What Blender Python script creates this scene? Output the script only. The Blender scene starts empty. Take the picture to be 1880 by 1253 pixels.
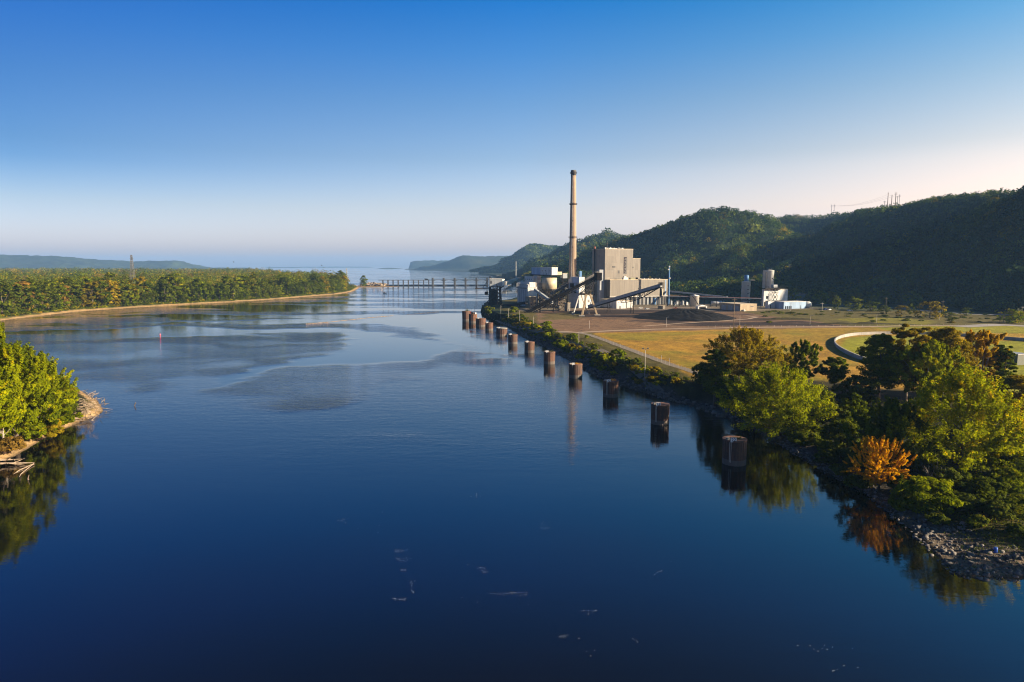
import bpy, math, random
import numpy as np
S = bpy.context.scene
COL = S.collection
R = math.radians
rnd = random.Random(7)
rng = np.random.default_rng(11)

# ------------------------------------------------------------------ camera
CAM_H = 50.0
F = 1253.33            # focal length in photograph pixels (24 mm on 36 mm, 1880 wide)
PITCH = math.atan((626.5 - 488.0) / F)
cp, sp = math.cos(PITCH), math.sin(PITCH)
cam = bpy.data.cameras.new('camera'); camo = bpy.data.objects.new('camera', cam); COL.objects.link(camo)
camo.location = (0, 0, CAM_H); camo.rotation_euler = (math.pi/2 - PITCH, 0, 0)
cam.lens = 24; cam.sensor_width = 36; cam.clip_start = 1; cam.clip_end = 90000
S.camera = camo

def ray(px, py):
    a = (px - 940.0) / F; b = -(py - 626.5) / F
    return a, cp + b*sp, -sp + b*cp          # x, y, z
def W(px, py, z=0.0):                        # where the sight line through a photo point meets height z
    x, y, d = ray(px, py); t = (z - CAM_H) / d
    return (x*t, y*t, z)
def P(px, py, D):                            # the same at depth D
    x, y, d = ray(px, py); t = D / y
    return (x*t, D, CAM_H + d*t)
def zat(px, py, D): return P(px, py, D)[2]
def WL(pts, z=0.0): return [W(a, b, z)[:2] for a, b in pts]

# ------------------------------------------------------------------ numpy noise and polygons
def _h(ix, iy, s):
    n = (ix.astype(np.int64)*374761393 + iy.astype(np.int64)*668265263 + s*1442695041) & 0x7fffffff
    n = ((n ^ (n >> 13)) * 1274126177) & 0x7fffffff
    return ((n ^ (n >> 16)) & 0xffff) / 65535.0
def vnoise(x, y, s=0):
    ix = np.floor(x); iy = np.floor(y); fx = x-ix; fy = y-iy
    fx = fx*fx*(3-2*fx); fy = fy*fy*(3-2*fy)
    a = _h(ix, iy, s); b = _h(ix+1, iy, s); c = _h(ix, iy+1, s); d = _h(ix+1, iy+1, s)
    return (a*(1-fx)+b*fx)*(1-fy) + (c*(1-fx)+d*fx)*fy
def fbm(x, y, scale, oct=4, s=0):
    x = np.asarray(x, float)/scale; y = np.asarray(y, float)/scale
    v = np.zeros_like(x); a = .5; t = 0
    for o in range(oct):
        v += a*vnoise(x*2**o, y*2**o, s+o*17); t += a; a *= .5
    return v/t
def sstep(a, b, v):
    t = np.clip((v-a)/(b-a), 0, 1); return t*t*(3-2*t)
def segdist(x, y, pts, closed=False, zs=None):
    best = np.full(np.shape(x), 1e12); zz = np.zeros(np.shape(x))
    n = len(pts)
    for i in range(n if closed else n-1):
        x0, y0 = pts[i][:2]; x1, y1 = pts[(i+1) % n][:2]
        dx, dy = x1-x0, y1-y0; L = dx*dx+dy*dy+1e-9
        t = np.clip(((x-x0)*dx+(y-y0)*dy)/L, 0, 1)
        d = (x-x0-t*dx)**2 + (y-y0-t*dy)**2
        m = d < best
        best = np.where(m, d, best)
        if zs is not None: zz = np.where(m, zs[i]+t*(zs[i+1]-zs[i]), zz)
    return (np.sqrt(best), zz) if zs is not None else np.sqrt(best)
def inside(x, y, pts):
    c = np.zeros(np.shape(x), bool); n = len(pts); j = n-1
    for i in range(n):
        xi, yi = pts[i][:2]; xj, yj = pts[j][:2]
        if yi != yj:
            c ^= ((yi > y) != (yj > y)) & (x < (xj-xi)*(y-yi)/(yj-yi)+xi)
        j = i
    return c
def sdist(x, y, pts):                        # positive inside
    d = segdist(x, y, pts, True); return np.where(inside(x, y, pts), d, -d)

# ------------------------------------------------------------------ materials
def newmat(name):
    m = bpy.data.materials.new(name); m.use_nodes = True
    nt = m.node_tree; b = nt.nodes['Principled BSDF']
    return m, nt, b
def N(nt, typ, **kw):
    n = nt.nodes.new(typ)
    for k, v in kw.items():
        if k.startswith('_'): n.inputs[int(k[1:])].default_value = v
        else: setattr(n, k, v)
    return n
def L(nt, a, b): nt.links.new(a, b)
def ramp(nt, fac, stops):
    r = N(nt, 'ShaderNodeValToRGB'); e = r.color_ramp.elements
    while len(e) < len(stops): e.new(.5)
    for k, (p, c) in enumerate(stops):
        e[k].position = p; e[k].color = (*c, 1) if len(c) == 3 else c
    L(nt, fac, r.inputs[0]); return r.outputs[0]
def noise(nt, scale, detail=4, vec=None, rough=.55):
    n = N(nt, 'ShaderNodeTexNoise'); n.inputs['Scale'].default_value = scale
    n.inputs['Detail'].default_value = detail; n.inputs['Roughness'].default_value = rough
    if vec is not None: L(nt, vec, n.inputs['Vector'])
    return n.outputs['Fac']
def mixc(nt, fac, a, b, mode='MIX'):
    m = N(nt, 'ShaderNodeMix', data_type='RGBA', blend_type=mode)
    for sck, v in ((0, fac), (6, a), (7, b)):
        if hasattr(v, 'is_linked'): L(nt, v, m.inputs[sck])
        else: m.inputs[sck].default_value = v if not isinstance(v, tuple) else ((*v, 1) if len(v) == 3 else v)
    return m.outputs[2]
def math_(nt, op, a, b=None, c=None):
    n = N(nt, 'ShaderNodeMath', operation=op)
    for k, v in enumerate((a, b, c)):
        if v is None: continue
        if hasattr(v, 'is_linked'): L(nt, v, n.inputs[k])
        else: n.inputs[k].default_value = v
    return n.outputs[0]
def geo(nt): return N(nt, 'ShaderNodeNewGeometry').outputs['Position']
def bump(nt, h, strength, dist, b):
    n = N(nt, 'ShaderNodeBump'); n.inputs['Strength'].default_value = strength; n.inputs['Distance'].default_value = dist
    L(nt, h, n.inputs['Height']); L(nt, n.outputs[0], b.inputs['Normal']); return n

def weathered(name, col, col2=None, rough=.7, scale=.25, metal=0., streak=True):
    """worn paint / concrete / steel: two scales of blotches and vertical run marks"""
    m, nt, b = newmat(name); p = geo(nt)
    col2 = col2 or tuple(c*.62 for c in col)
    f = noise(nt, scale, 6, p, .65)
    mp = N(nt, 'ShaderNodeMapping'); mp.inputs['Scale'].default_value = (1.2, 1.2, .06); L(nt, p, mp.inputs[0])
    f2 = noise(nt, 1.0, 4, mp.outputs[0])
    fac = math_(nt, 'MULTIPLY_ADD', f2, .55 if streak else 0., math_(nt, 'MULTIPLY', f, .75))
    c = ramp(nt, fac, [(.42, col), (.78, col2)])
    L(nt, c, b.inputs['Base Color']); b.inputs['Roughness'].default_value = rough; b.inputs['Metallic'].default_value = metal
    return m
def siding(name, col, th, period=1.2, vper=6.0, dark=.8, rough=.55):
    """ribbed metal wall panels: narrow seams along both wall directions, faint horizontal laps"""
    m, nt, b = newmat(name); p = geo(nt)
    c, s = math.cos(th), math.sin(th)
    d = N(nt, 'ShaderNodeVectorMath', operation='DOT_PRODUCT'); L(nt, p, d.inputs[0]); d.inputs[1].default_value = (c-s, s+c, 0)
    sep = N(nt, 'ShaderNodeSeparateXYZ'); L(nt, p, sep.inputs[0])
    fr = math_(nt, 'FRACT', math_(nt, 'DIVIDE', d.outputs['Value'], period))
    fz = math_(nt, 'FRACT', math_(nt, 'DIVIDE', sep.outputs[2], vper))
    seam = math_(nt, 'MAXIMUM', math_(nt, 'LESS_THAN', fr, .10), math_(nt, 'MULTIPLY', math_(nt, 'LESS_THAN', fz, .035), .8))
    cell = N(nt, 'ShaderNodeTexWhiteNoise', noise_dimensions='2D')
    cb = N(nt, 'ShaderNodeCombineXYZ'); L(nt, math_(nt, 'FLOOR', math_(nt, 'DIVIDE', d.outputs['Value'], period*3)), cb.inputs[0]); L(nt, math_(nt, 'FLOOR', math_(nt, 'DIVIDE', sep.outputs[2], vper)), cb.inputs[1])
    L(nt, cb.outputs[0], cell.inputs[0])
    mp = N(nt, 'ShaderNodeMapping'); mp.inputs['Scale'].default_value = (.9, .9, .05); L(nt, p, mp.inputs[0])
    f2 = noise(nt, 1.0, 5, mp.outputs[0])
    base = ramp(nt, math_(nt, 'MULTIPLY_ADD', cell.outputs[0], .25, f2), [(.35, col), (.85, tuple(k*.60 for k in col))])
    colr = mixc(nt, math_(nt, 'MULTIPLY', seam, 1-dark+.12), base, tuple(k*.35 for k in col))
    L(nt, colr, b.inputs['Base Color']); b.inputs['Roughness'].default_value = rough
    bump(nt, math_(nt, 'SUBTRACT', 1., seam), .5, .08, b)
    return m
def plain(name, col, rough=.6, metal=0.):
    return weathered(name, col, tuple(c*.8 for c in col), rough, .8, metal)
def leafmat(name, dark, light, accent=None, transl=.3):
    """leaves: each leaf has its own tint, each tree a small shift of its own"""
    m, nt, b = newmat(name); nt.nodes.remove(b)
    at = N(nt, 'ShaderNodeAttribute', attribute_name='tint'); oi = N(nt, 'ShaderNodeObjectInfo')
    t = math_(nt, 'ADD', at.outputs['Fac'], math_(nt, 'MULTIPLY_ADD', oi.outputs['Random'], .36, -.18))
    mid = tuple((a+c)/2 for a, c in zip(dark, light))
    c = ramp(nt, t, [(0., dark), (.5, mid), (.9, light), (1., accent or light)])
    d = N(nt, 'ShaderNodeBsdfDiffuse'); L(nt, c, d.inputs[0])
    tr = N(nt, 'ShaderNodeBsdfTranslucent'); L(nt, mixc(nt, 1., c, (1., .95, .45), 'MULTIPLY'), tr.inputs[0])
    mx = N(nt, 'ShaderNodeMixShader'); mx.inputs[0].default_value = transl
    L(nt, d.outputs[0], mx.inputs[1]); L(nt, tr.outputs[0], mx.inputs[2])
    L(nt, mx.outputs[0], nt.nodes['Material Output'].inputs[0])
    return m

# ------------------------------------------------------------------ objects
OFF = {}
def setp(o, label=None, cat=None, group=None, kind=None):
    if label: o['label'] = label
    if cat: o['category'] = cat
    if group: o['group'] = group
    if kind: o['kind'] = kind
    return o
def thing(name, label, cat, loc=(0, 0, 0), group=None):
    o = bpy.data.objects.new(name, None); COL.objects.link(o); o.location = loc; o.empty_display_size = 1
    OFF[o.name] = tuple(loc)
    return setp(o, label, cat, group)
def np_mesh(name, V, Fc, mat=None, tint=None, smooth=False, attrs=None, n=4):
    V = np.asarray(V, np.float32); Fc = np.asarray(Fc, np.int32)
    me = bpy.data.meshes.new(name)
    me.vertices.add(len(V)); me.vertices.foreach_set('co', V.ravel())
    me.loops.add(Fc.size); me.loops.foreach_set('vertex_index', Fc.ravel())
    me.polygons.add(len(Fc)); me.polygons.foreach_set('loop_start', np.arange(0, Fc.size, Fc.shape[1], dtype=np.int32))
    if smooth: me.polygons.foreach_set('use_smooth', np.ones(len(Fc), bool))
    me.update(calc_edges=True)
    if tint is not None:
        a = me.attributes.new('tint', 'FLOAT', 'FACE'); a.data.foreach_set('value', np.asarray(tint, np.float32))
    for k, v in (attrs or {}).items():
        if v.ndim == 1:
            a = me.attributes.new(k, 'FLOAT', 'POINT'); a.data.foreach_set('value', v.astype(np.float32))
        else:
            a = me.attributes.new(k, 'FLOAT_COLOR', 'POINT')
            a.data.foreach_set('color', np.concatenate([v, np.ones((len(v), 1))], 1).astype(np.float32).ravel())
    if mat: me.materials.append(mat)
    return me
def link(name, me, parent=None):
    o = bpy.data.objects.new(name, me); COL.objects.link(o)
    if parent is not None: o.parent = parent
    return o
def grid_mesh(name, X, Y, Z, mat, attrs=None):
    n, m = X.shape
    V = np.stack([X.ravel(), Y.ravel(), Z.ravel()], 1)
    i = np.arange(n*m).reshape(n, m)
    Fc = np.stack([i[:-1, :-1].ravel(), i[:-1, 1:].ravel(), i[1:, 1:].ravel(), i[1:, :-1].ravel()], 1)
    return np_mesh(name, V, Fc, mat, None, True, attrs)

class MB:
    """collects shapes in world coordinates, links them as one mesh"""
    def __init__(s): s.v = []; s.f = []
    def add(s, vs, fs):
        o = len(s.v); s.v += [tuple(v) for v in vs]; s.f += [tuple(i+o for i in f) for f in fs]; return s
    def box(s, c, sx, sy, sz, th=0.):        # c = centre of the base
        ct, st = math.cos(th), math.sin(th); q = []
        for z in (0, sz):
            for a, b in ((-1, -1), (1, -1), (1, 1), (-1, 1)):
                x, y = a*sx/2, b*sy/2; q.append((c[0]+x*ct-y*st, c[1]+x*st+y*ct, c[2]+z))
        return s.add(q, [(3, 2, 1, 0), (4, 5, 6, 7), (0, 1, 5, 4), (1, 2, 6, 5), (2, 3, 7, 6), (3, 0, 4, 7)])
    def prism(s, pts, z0, z1):
        n = len(pts); q = [(p[0], p[1], z0) for p in pts]+[(p[0], p[1], z1) for p in pts]
        return s.add(q, [tuple(range(n-1, -1, -1)), tuple(range(n, 2*n))]+[(i, (i+1) % n, n+(i+1) % n, n+i) for i in range(n)])
    def beam(s, a, b, w, h, up=(0, 0, 1)):
        a = np.array(a, float); b = np.array(b, float); d = b-a; d /= np.linalg.norm(d)+1e-9
        u = np.array(up, float)
        if abs(d@u) > .98: u = np.array((1., 0, 0))
        r = np.cross(d, u); r /= np.linalg.norm(r); u = np.cross(r, d); q = []
        for p in (a, b):
            for i, j in ((-1, -1), (1, -1), (1, 1), (-1, 1)): q.append(tuple(p+r*i*w/2+u*j*h/2))
        return s.add(q, [(0, 1, 2, 3), (7, 6, 5, 4), (4, 5, 1, 0), (5, 6, 2, 1), (6, 7, 3, 2), (7, 4, 0, 3)])
    def tube(s, pts, rad, n=8, cap=True):
        pts = [np.array(p, float) for p in pts]
        if not hasattr(rad, '__len__'): rad = [rad]*len(pts)
        q = []
        for k, p in enumerate(pts):
            d = pts[min(k+1, len(pts)-1)]-pts[max(k-1, 0)]; d /= np.linalg.norm(d)+1e-9
            u = np.array((0, 0, 1.)) if abs(d[2]) < .95 else np.array((1., 0, 0))
            r = np.cross(d, u); r /= np.linalg.norm(r); u = np.cross(r, d)
            for i in range(n):
                a = 2*math.pi*i/n; q.append(tuple(p+(r*math.cos(a)+u*math.sin(a))*rad[k]))
        f = [(k*n+i, k*n+(i+1) % n, (k+1)*n+(i+1) % n, (k+1)*n+i) for k in range(len(pts)-1) for i in range(n)]
        if cap: f += [tuple(range(n-1, -1, -1)), tuple(range((len(pts)-1)*n, len(pts)*n))]
        return s.add(q, f)
    def lathe(s, c, prof, n=32, a0=0.):      # prof: (radius, z)
        q = [(c[0]+r*math.cos(a0+2*math.pi*i/n), c[1]+r*math.sin(a0+2*math.pi*i/n), z) for r, z in prof for i in range(n)]
        f = [(k*n+i, k*n+(i+1) % n, (k+1)*n+(i+1) % n, (k+1)*n+i) for k in range(len(prof)-1) for i in range(n)]
        if prof[0][0] > .01: f.append(tuple(range(n-1, -1, -1)))
        if prof[-1][0] > .01: f.append(tuple(range((len(prof)-1)*n, len(prof)*n)))
        return s.add(q, f)
    def build(s, name, mat, parent=None, smooth=False, label=None):
        me = bpy.data.meshes.new(name)
        o = link(name, me, parent)
        off = (0, 0, 0); p = parent
        while p is not None:
            if p.name in OFF: off = OFF[p.name]
            p = p.parent
        me.from_pydata([(v[0]-off[0], v[1]-off[1], v[2]-off[2]) for v in s.v], [], s.f)
        me.materials.append(mat)
        if smooth:
            for pl in me.polygons: pl.use_smooth = len(pl.vertices) == 4
        me.update()
        if label: o['label'] = label
        return o
def dup(root, loc, rz=0., sc=(1, 1, 1), label=None, group=None):
    r = root.copy(); COL.objects.link(r); r.location = loc; r.rotation_euler = (0, 0, rz); r.scale = sc
    if label: r['label'] = label
    if group: r['group'] = group
    for ch in root.children:
        c = ch.copy(); COL.objects.link(c); c.parent = r
        for g in ch.children:
            d = g.copy(); COL.objects.link(d); d.parent = c
    return r

# ------------------------------------------------------------------ world, sun, render settings
SUN_EL, SUN_AZ = 19.0, 104.0                 # azimuth clockwise from +Y
w = bpy.data.worlds.new('World'); S.world = w; w.use_nodes = True
nt = w.node_tree; bg = nt.nodes['Background']
sky = N(nt, 'ShaderNodeTexSky', sky_type='NISHITA'); sky.sun_disc = False
sky.sun_elevation = R(SUN_EL); sky.sun_rotation = R(SUN_AZ)
sky.altitude = 250; sky.air_density = 1.0; sky.dust_density = 2.0; sky.ozone_density = 4.0
# the evening gradient: deep azure overhead, pale lilac at the skyline, creamy toward the sun
tc = N(nt, 'ShaderNodeTexCoord'); sx = N(nt, 'ShaderNodeSeparateXYZ'); L(nt, tc.outputs['Generated'], sx.inputs[0])
k_ = .13/.15/5                                 # (photo exposure is 2 x, ramp halved)
el = [(0., (4., 3.1, 3.5)), (.03, (4., 3.05, 3.3)), (.08, (3.5, 2.55, 2.35)), (.15, (2.08, 1.88, 1.86)), (.223, (1.28, 1.62, 1.86)), (.284, (.62, 1.42, 2.0)), (.345, (.12, 1.18, 2.05)), (.43, (.08, .86, 1.8)), (.56, (.12, .28, .55)), (1., (.14, .30, .55))]
t1 = ramp(nt, sx.outputs[2], [(p_, tuple(q*k_ for q in c_)) for p_, c_ in el])
dt = N(nt, 'ShaderNodeVectorMath', operation='DOT_PRODUCT'); L(nt, tc.outputs['Generated'], dt.inputs[0]); dt.inputs[1].default_value = (math.sin(R(87)), math.cos(R(87)), 0)
az = [(0., (.15, .235, .33)), (.235, (.155, .245, .335)), (.53, (.5, .5, .5)), (.80, (.86, .62, .46)), (1., (1., .68, .47))]
t2 = ramp(nt, math_(nt, 'MULTIPLY_ADD', dt.outputs['Value'], .5, .5), az)
t2 = mixc(nt, ramp(nt, sx.outputs[2], [(.0, (0, 0, 0)), (.13, (1, 1, 1))]), (.44, .42, .40), t2)   # the azimuth tint fades out at the skyline
sc_ = N(nt, 'ShaderNodeVectorMath', operation='SCALE'); sc_.inputs['Scale'].default_value = 5.
L(nt, mixc(nt, 1., mixc(nt, 1., sky.outputs[0], t1, 'MULTIPLY'), t2, 'MULTIPLY'), sc_.inputs[0])
L(nt, sc_.outputs[0], bg.inputs[0]); bg.inputs[1].default_value = .080
sl = bpy.data.lights.new('sun', 'SUN'); sl.energy = 5.0; sl.angle = R(.55); sl.color = (1., .81, .56)
so = bpy.data.objects.new('sun', sl); COL.objects.link(so)
so.rotation_euler = (math.pi/2 - R(SUN_EL), 0, math.pi - R(SUN_AZ)); so.location = (400, -100, 300)
S.view_settings.view_transform = 'Standard'; S.view_settings.look = 'None'; S.view_settings.gamma = 1; S.view_settings.exposure = 1.6
S.cycles.max_bounces = 6; S.cycles.diffuse_bounces = 2; S.cycles.glossy_bounces = 3; S.cycles.transmission_bounces = 3
S.cycles.volume_bounces = 0; S.cycles.transparent_max_bounces = 4; S.cycles.use_denoising = True; S.cycles.use_adaptive_sampling = False; S.cycles.pixel_filter_type = 'BLACKMAN_HARRIS'; S.cycles.filter_width = 1.1
S.cycles.caustics_reflective = False; S.cycles.caustics_refractive = False; S.cycles.sample_clamp_indirect = 6
# ================================================================== SHORES
ZF = 7.0                                                   # level of the right bank's flat
bank_px = [(1880, 1063), (1820, 1062), (1762, 1058), (1735, 1035), (1690, 985), (1640, 945), (1590, 903), (1520, 868), (1440, 818),
           (1390, 792), (1340, 771), (1270, 746), (1222, 733), (1150, 712), (1090, 688), (1040, 659), (1000, 637), (960, 620), (935, 603),
           (912, 590), (893, 579), (884, 573), (889, 566), (905, 562), (935, 559), (952, 553), (952, 541), (958, 532), (940, 521), (925, 514), (905, 507.5), (880, 503.2)]
BANK = WL(bank_px)
BANK = [(BANK[0][0]+60, BANK[0][1]-4)] + BANK
LAND = BANK + [(BANK[-1][0]-30, 5200), (-1400, 9000), (-3000, 24000), (14000, 24000), (14000, 90)]
isl_px = [(-60, 597), (0, 589.5), (60, 582), (150, 572), (300, 562), (420, 555.5), (500, 550.5), (590, 543), (625, 540), (648, 536), (660, 529), (655, 524)]
ISL = WL(isl_px)
ISL = ISL + [(-430, 1780), (-520, 2050), (-900, 2700), (-1500, 3900), (-3500, 4700), (-4200, 3000), (-1500, 640)]
spit_px = [(0, 848), (30, 838), (62, 821), (100, 795), (132, 782), (158, 771), (182, 762), (187, 755), (178, 744), (160, 728), (140, 712), (122, 700), (90, 690)]
SPIT = WL(spit_px)
SPIT = [(-125, 40), (-108, 90)] + SPIT + [(-230, 320), (-420, 330), (-420, 40)]

def hillh(x, y):
    """bluffs: each ridge is a 3D line; the ground falls away from it in a concave slope"""
    h = np.full(np.shape(x), -1e3)
    w1 = fbm(x, y, 150, 4, 5)-.5; w2 = fbm(x, y, 420, 3, 9)-.5; w3 = np.abs(2*fbm(x, y, 210, 2, 12)-1)*2.2-.6
    for pts, Lf, pw, z0 in RIDGES:
        d, z = segdist(x, y, pts, False, [p[2] for p in pts])
        d = np.maximum(d*(1+.7*w2) + w1*np.minimum(d, 170)*1.2 - w3*np.minimum(d, 150)*.55*(y < 6000), 0)
        z = z+(fbm(x, y, 90, 3, 6)-.5)*8*(z > 60)*(y < 6000)
        z = np.maximum(z, z0)
        d = np.sqrt(d*d+25**2)-25
        t = np.clip(1-d/Lf, 0, 1)
        h = np.maximum(h, z0 + (z-z0)*t**pw)
    return h
def ridge(px, Lf, pw=1.4, z0=ZF-.5, tree=12):
    pts = []
    for a, b, D in px:
        q = P(a, b, D); pts.append((q[0], q[1], q[2]-tree))
    return (pts, Lf, pw, z0)
RIDGES = [
    # A: the big right hill, its unseen near end raised to shade the silos
    ridge([(2790, 74, 590), (2600, 106, 640), (2440, 177, 725), (2270, 245, 800), (2050, 328, 930), (1880, 344, 1050), (1790, 350, 1120), (1740, 353, 1170), (1700, 361, 1220), (1665, 375, 1270), (1630, 388, 1320)], 345),
    # its spur with the power line cut
    ridge([(1630, 388, 1320), (1560, 421, 1260), (1500, 448, 1200), (1440, 476, 1130), (1390, 500, 1060)], 190, 1.3),
    # B: the saddle behind
    ridge([(1425, 402, 1820), (1455, 393, 1780), (1520, 393, 1740), (1565, 386, 1700), (1600, 383, 1680), (1680, 372, 1680)], 330),
    # C: the middle hill
    ridge([(1168, 434, 1900), (1195, 424, 1780), (1230, 411, 1640), (1262, 394, 1540), (1310, 380, 1460), (1350, 383, 1460), (1390, 390, 1480), (1418, 399, 1500), (1436, 414, 1500)], 330),
    # D
    ridge([(1052, 500, 2080), (1066, 478, 2160), (1078, 456, 2250), (1095, 434, 2360), (1119, 423, 2430), (1145, 430, 2400), (1168, 434, 2350)], 420),
    # E
    ridge([(893, 500, 4000), (920, 487, 4050), (945, 470, 4080), (962, 456, 4100), (980, 447, 4150), (1000, 451, 4250), (1030, 452, 4300), (1055, 448, 4300), (1080, 448, 4200), (1130, 445, 4000)], 620, 1.3),
    # F
    ridge([(795, 499, 7400), (820, 481, 7500), (848, 467, 7600), (880, 469, 7700), (925, 468, 7700), (960, 472, 7600)], 900, 1.2),
    # G
    ridge([(728, 495, 10400), (745, 484, 10500), (762, 478, 10600), (790, 477, 10700), (850, 477, 10800)], 1100, 1.2),
    # H
    ridge([(672, 489.5, 15500), (705, 484, 15700), (750, 486, 16000), (800, 486, 16000)], 1500, 1.2),
]
LRIDGE = [ridge([(-160, 466, 9000), (-60, 465, 9000), (0, 467, 9000), (60, 468.5, 9100), (110, 470, 9100), (160, 474, 9300), (200, 477.5, 9400), (245, 479, 9500), (300, 478, 9600), (332, 478.5, 9700), (346, 484, 9700), (360, 491, 9700)], 900, 1.0, 2.0, 8)]

SHELF = None
def bank_h(x, y):
    global SHELF
    if SHELF is None: SHELF = WL([(1222, 731), (1262, 731), (1322, 748), (1356, 768), (1346, 776), (1270, 752)], .5)
    s = segdist(x, y, BANK); s = np.where(inside(x, y, LAND), s, -s)
    near = sstep(260, 170, y)
    steep = .3 + ZF*(.8*sstep(1.2, 11.5, s) + .2*sstep(6, 20, s))
    gentle = .2 + 2.3*sstep(0, 16, s) + (ZF-2.5)*sstep(12, 120, s)
    h = steep*(1-near) + gentle*near
    h = h + (fbm(x, y, 9, 3, 3)-.5)*.9*sstep(0, 6, s)*sstep(45, 12, s) + (fbm(x, y, 55, 3, 4)-.5)*.9*sstep(20, 60, s)
    k = sstep(-2.5, 2., sdist(x, y, SHELF)); h = h*(1-k)+(.2+.09*s)*k
    return np.where(s > 0, h, np.maximum(s*.22, -4)), s

# ------------------------------------------------------------------ the river
def make_water():
    t = np.geomspace(90, 23600, 420)-70
    y = np.concatenate([[-60, -20], t])
    u = np.linspace(-1.75, 1.1, 420)
    Y, U = np.meshgrid(y, u, indexing='ij')
    X = U*(np.maximum(Y, 0)+70)
    # wind and current: smooth slicks against ruffled water
    wx = X+(fbm(X, Y, 60, 3, 31)-.5)*70; wy = Y+(fbm(X, Y, 70, 3, 32)-.5)*90
    a = fbm(wx*.55, wy, 62, 4, 33); b = fbm(wx*.16, wy, 40, 4, 34)
    far = sstep(330, 560, Y)
    rp = (.26+.40*sstep(.42, .60, a))*(1-far) + far*(.12+.78*sstep(.44, .56, b))
    rp = rp*sstep(150, 260, Y) + (.06+.05*(fbm(X*.5, Y, 45, 3, 35)-.5)*2)*(1-sstep(150, 260, Y))
    def blob(pts, val, soft, r):
        qx = wx*.7+X*.3+(fbm(X*.5, Y, 22, 3, 36)-.5)*34; qy = wy*.7+Y*.3+(fbm(X*.5, Y, 26, 3, 37)-.5)*40
        d = sdist(qx, qy, WL(pts)); k = sstep(-soft*.6, soft*.9, d); v = val*(.55+.9*fbm(X*.45, Y, 30, 4, 38)) if val > .3 else val; return r*(1-k)+v*k
    rp = blob([(420, 705), (480, 688), (560, 668), (625, 612), (700, 607), (770, 615), (835, 640), (790, 668), (700, 664), (600, 676), (520, 694), (440, 716)], .02, 8, rp)
    rp = blob([(850, 575), (700, 585), (760, 610), (880, 640), (960, 700), (1010, 690), (900, 620), (870, 590)], .03, 12, rp)
    rp = blob([(410, 728), (445, 706), (520, 692), (600, 678), (650, 668), (720, 674), (660, 690), (720, 704), (640, 716), (580, 738), (500, 750), (430, 746)], .47, 7, rp)
    rp = blob([(150, 690), (230, 668), (330, 672), (395, 690), (330, 700), (320, 722), (285, 728), (260, 706), (180, 700)], .45, 8, rp)
    rp = blob([(120, 640), (260, 632), (380, 640), (300, 652), (160, 650)], .40, 8, rp)
    for pts in ([(188, 735), (260, 742), (380, 800), (700, 790), (1000, 830), (1000, 780), (600, 760), (420, 752), (280, 730)],):
        rp = blob(pts, .22, 14, rp)
    me = grid_mesh('river', X, Y, np.zeros_like(X), None, {'ripple': rp.ravel()})
    m, nt, b = newmat('river water'); p = geo(nt)
    at = N(nt, 'ShaderNodeAttribute', attribute_name='ripple').outputs['Fac']
    mp = N(nt, 'ShaderNodeMapping'); mp.inputs['Scale'].default_value = (.5, 1.35, 1); mp.inputs['Rotation'].default_value = (0, 0, .12); L(nt, p, mp.inputs[0])
    n1 = noise(nt, .85, 3, mp.outputs[0]); n2 = noise(nt, .22, 3, mp.outputs[0]); n3 = noise(nt, 2.6, 2, mp.outputs[0])
    h = math_(nt, 'MULTIPLY_ADD', n2, 1.5, math_(nt, 'MULTIPLY_ADD', n3, .33, n1))
    amp = math_(nt, 'MULTIPLY_ADD', math_(nt, 'POWER', at, 1.6), .40, .0052)
    bump(nt, math_(nt, 'MULTIPLY', h, amp), 1.0, 1.0, b)
    dirt = noise(nt, .012, 3, p)
    L(nt, ramp(nt, dirt, [(.35, (.0012, .0024, .0045)), (.65, (.0030, .0027, .0031))]), b.inputs['Base Color'])
    b.inputs['IOR'].default_value = 1.75; b.inputs['Roughness'].default_value = .03
    L(nt, math_(nt, 'MULTIPLY_ADD', at, .05, .002), b.inputs['Roughness'])
    me.materials.append(m)
    return setp(link('river', me), 'wide calm blue river with smooth slicks and ruffled patches', None, None, 'structure')
make_water()

# ------------------------------------------------------------------ ground colours
gm, nt, b = newmat('ground'); p = geo(nt)
vc = N(nt, 'ShaderNodeAttribute', attribute_name='cover').outputs['Color']
n1 = noise(nt, .9, 5, p, .7); n2 = noise(nt, .07, 4, p); n3 = noise(nt, 4., 3, p, .7)
v = math_(nt, 'ADD', math_(nt, 'MULTIPLY_ADD', n1, 1.5, -.05), math_(nt, 'MULTIPLY_ADD', n2, .8, -.4))
v = math_(nt, 'ADD', v, math_(nt, 'MULTIPLY_ADD', n3, 1.0, -.45)); v = math_(nt, 'ADD', v, math_(nt, 'MULTIPLY_ADD', noise(nt, .26, 4, p, .65), 1.1, -.55)); v = math_(nt, 'MAXIMUM', v, .18)
cc = N(nt, 'ShaderNodeCombineXYZ')
for k in range(3): L(nt, v, cc.inputs[k])
L(nt, mixc(nt, 1., vc, cc.outputs[0], 'MULTIPLY'), b.inputs['Base Color']); b.inputs['Roughness'].default_value = .95
b.inputs['Specular IOR Level'].default_value = .15
bump(nt, math_(nt, 'MULTIPLY_ADD', n1, 1., math_(nt, 'MULTIPLY', n3, .4)), .9, .35, b)
GROUND = gm
C_GOLD = (.39, .22, .026); C_GOLD2 = (.30, .20, .022); C_GREEN = (.21, .19, .015); C_LAWN = (.25, .25, .014)
C_DIRT = (.20, .122, .072); C_COAL = (.025, .018, .018); C_SCRUB = (.12, .10, .025); C_FLOOR = (.022, .026, .010)
C_GRAVEL = (.21, .175, .14); C_ROCK = (.10, .085, .075); C_SAND = (.44, .29, .14); C_MUD = (.12, .085, .05)

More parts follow.
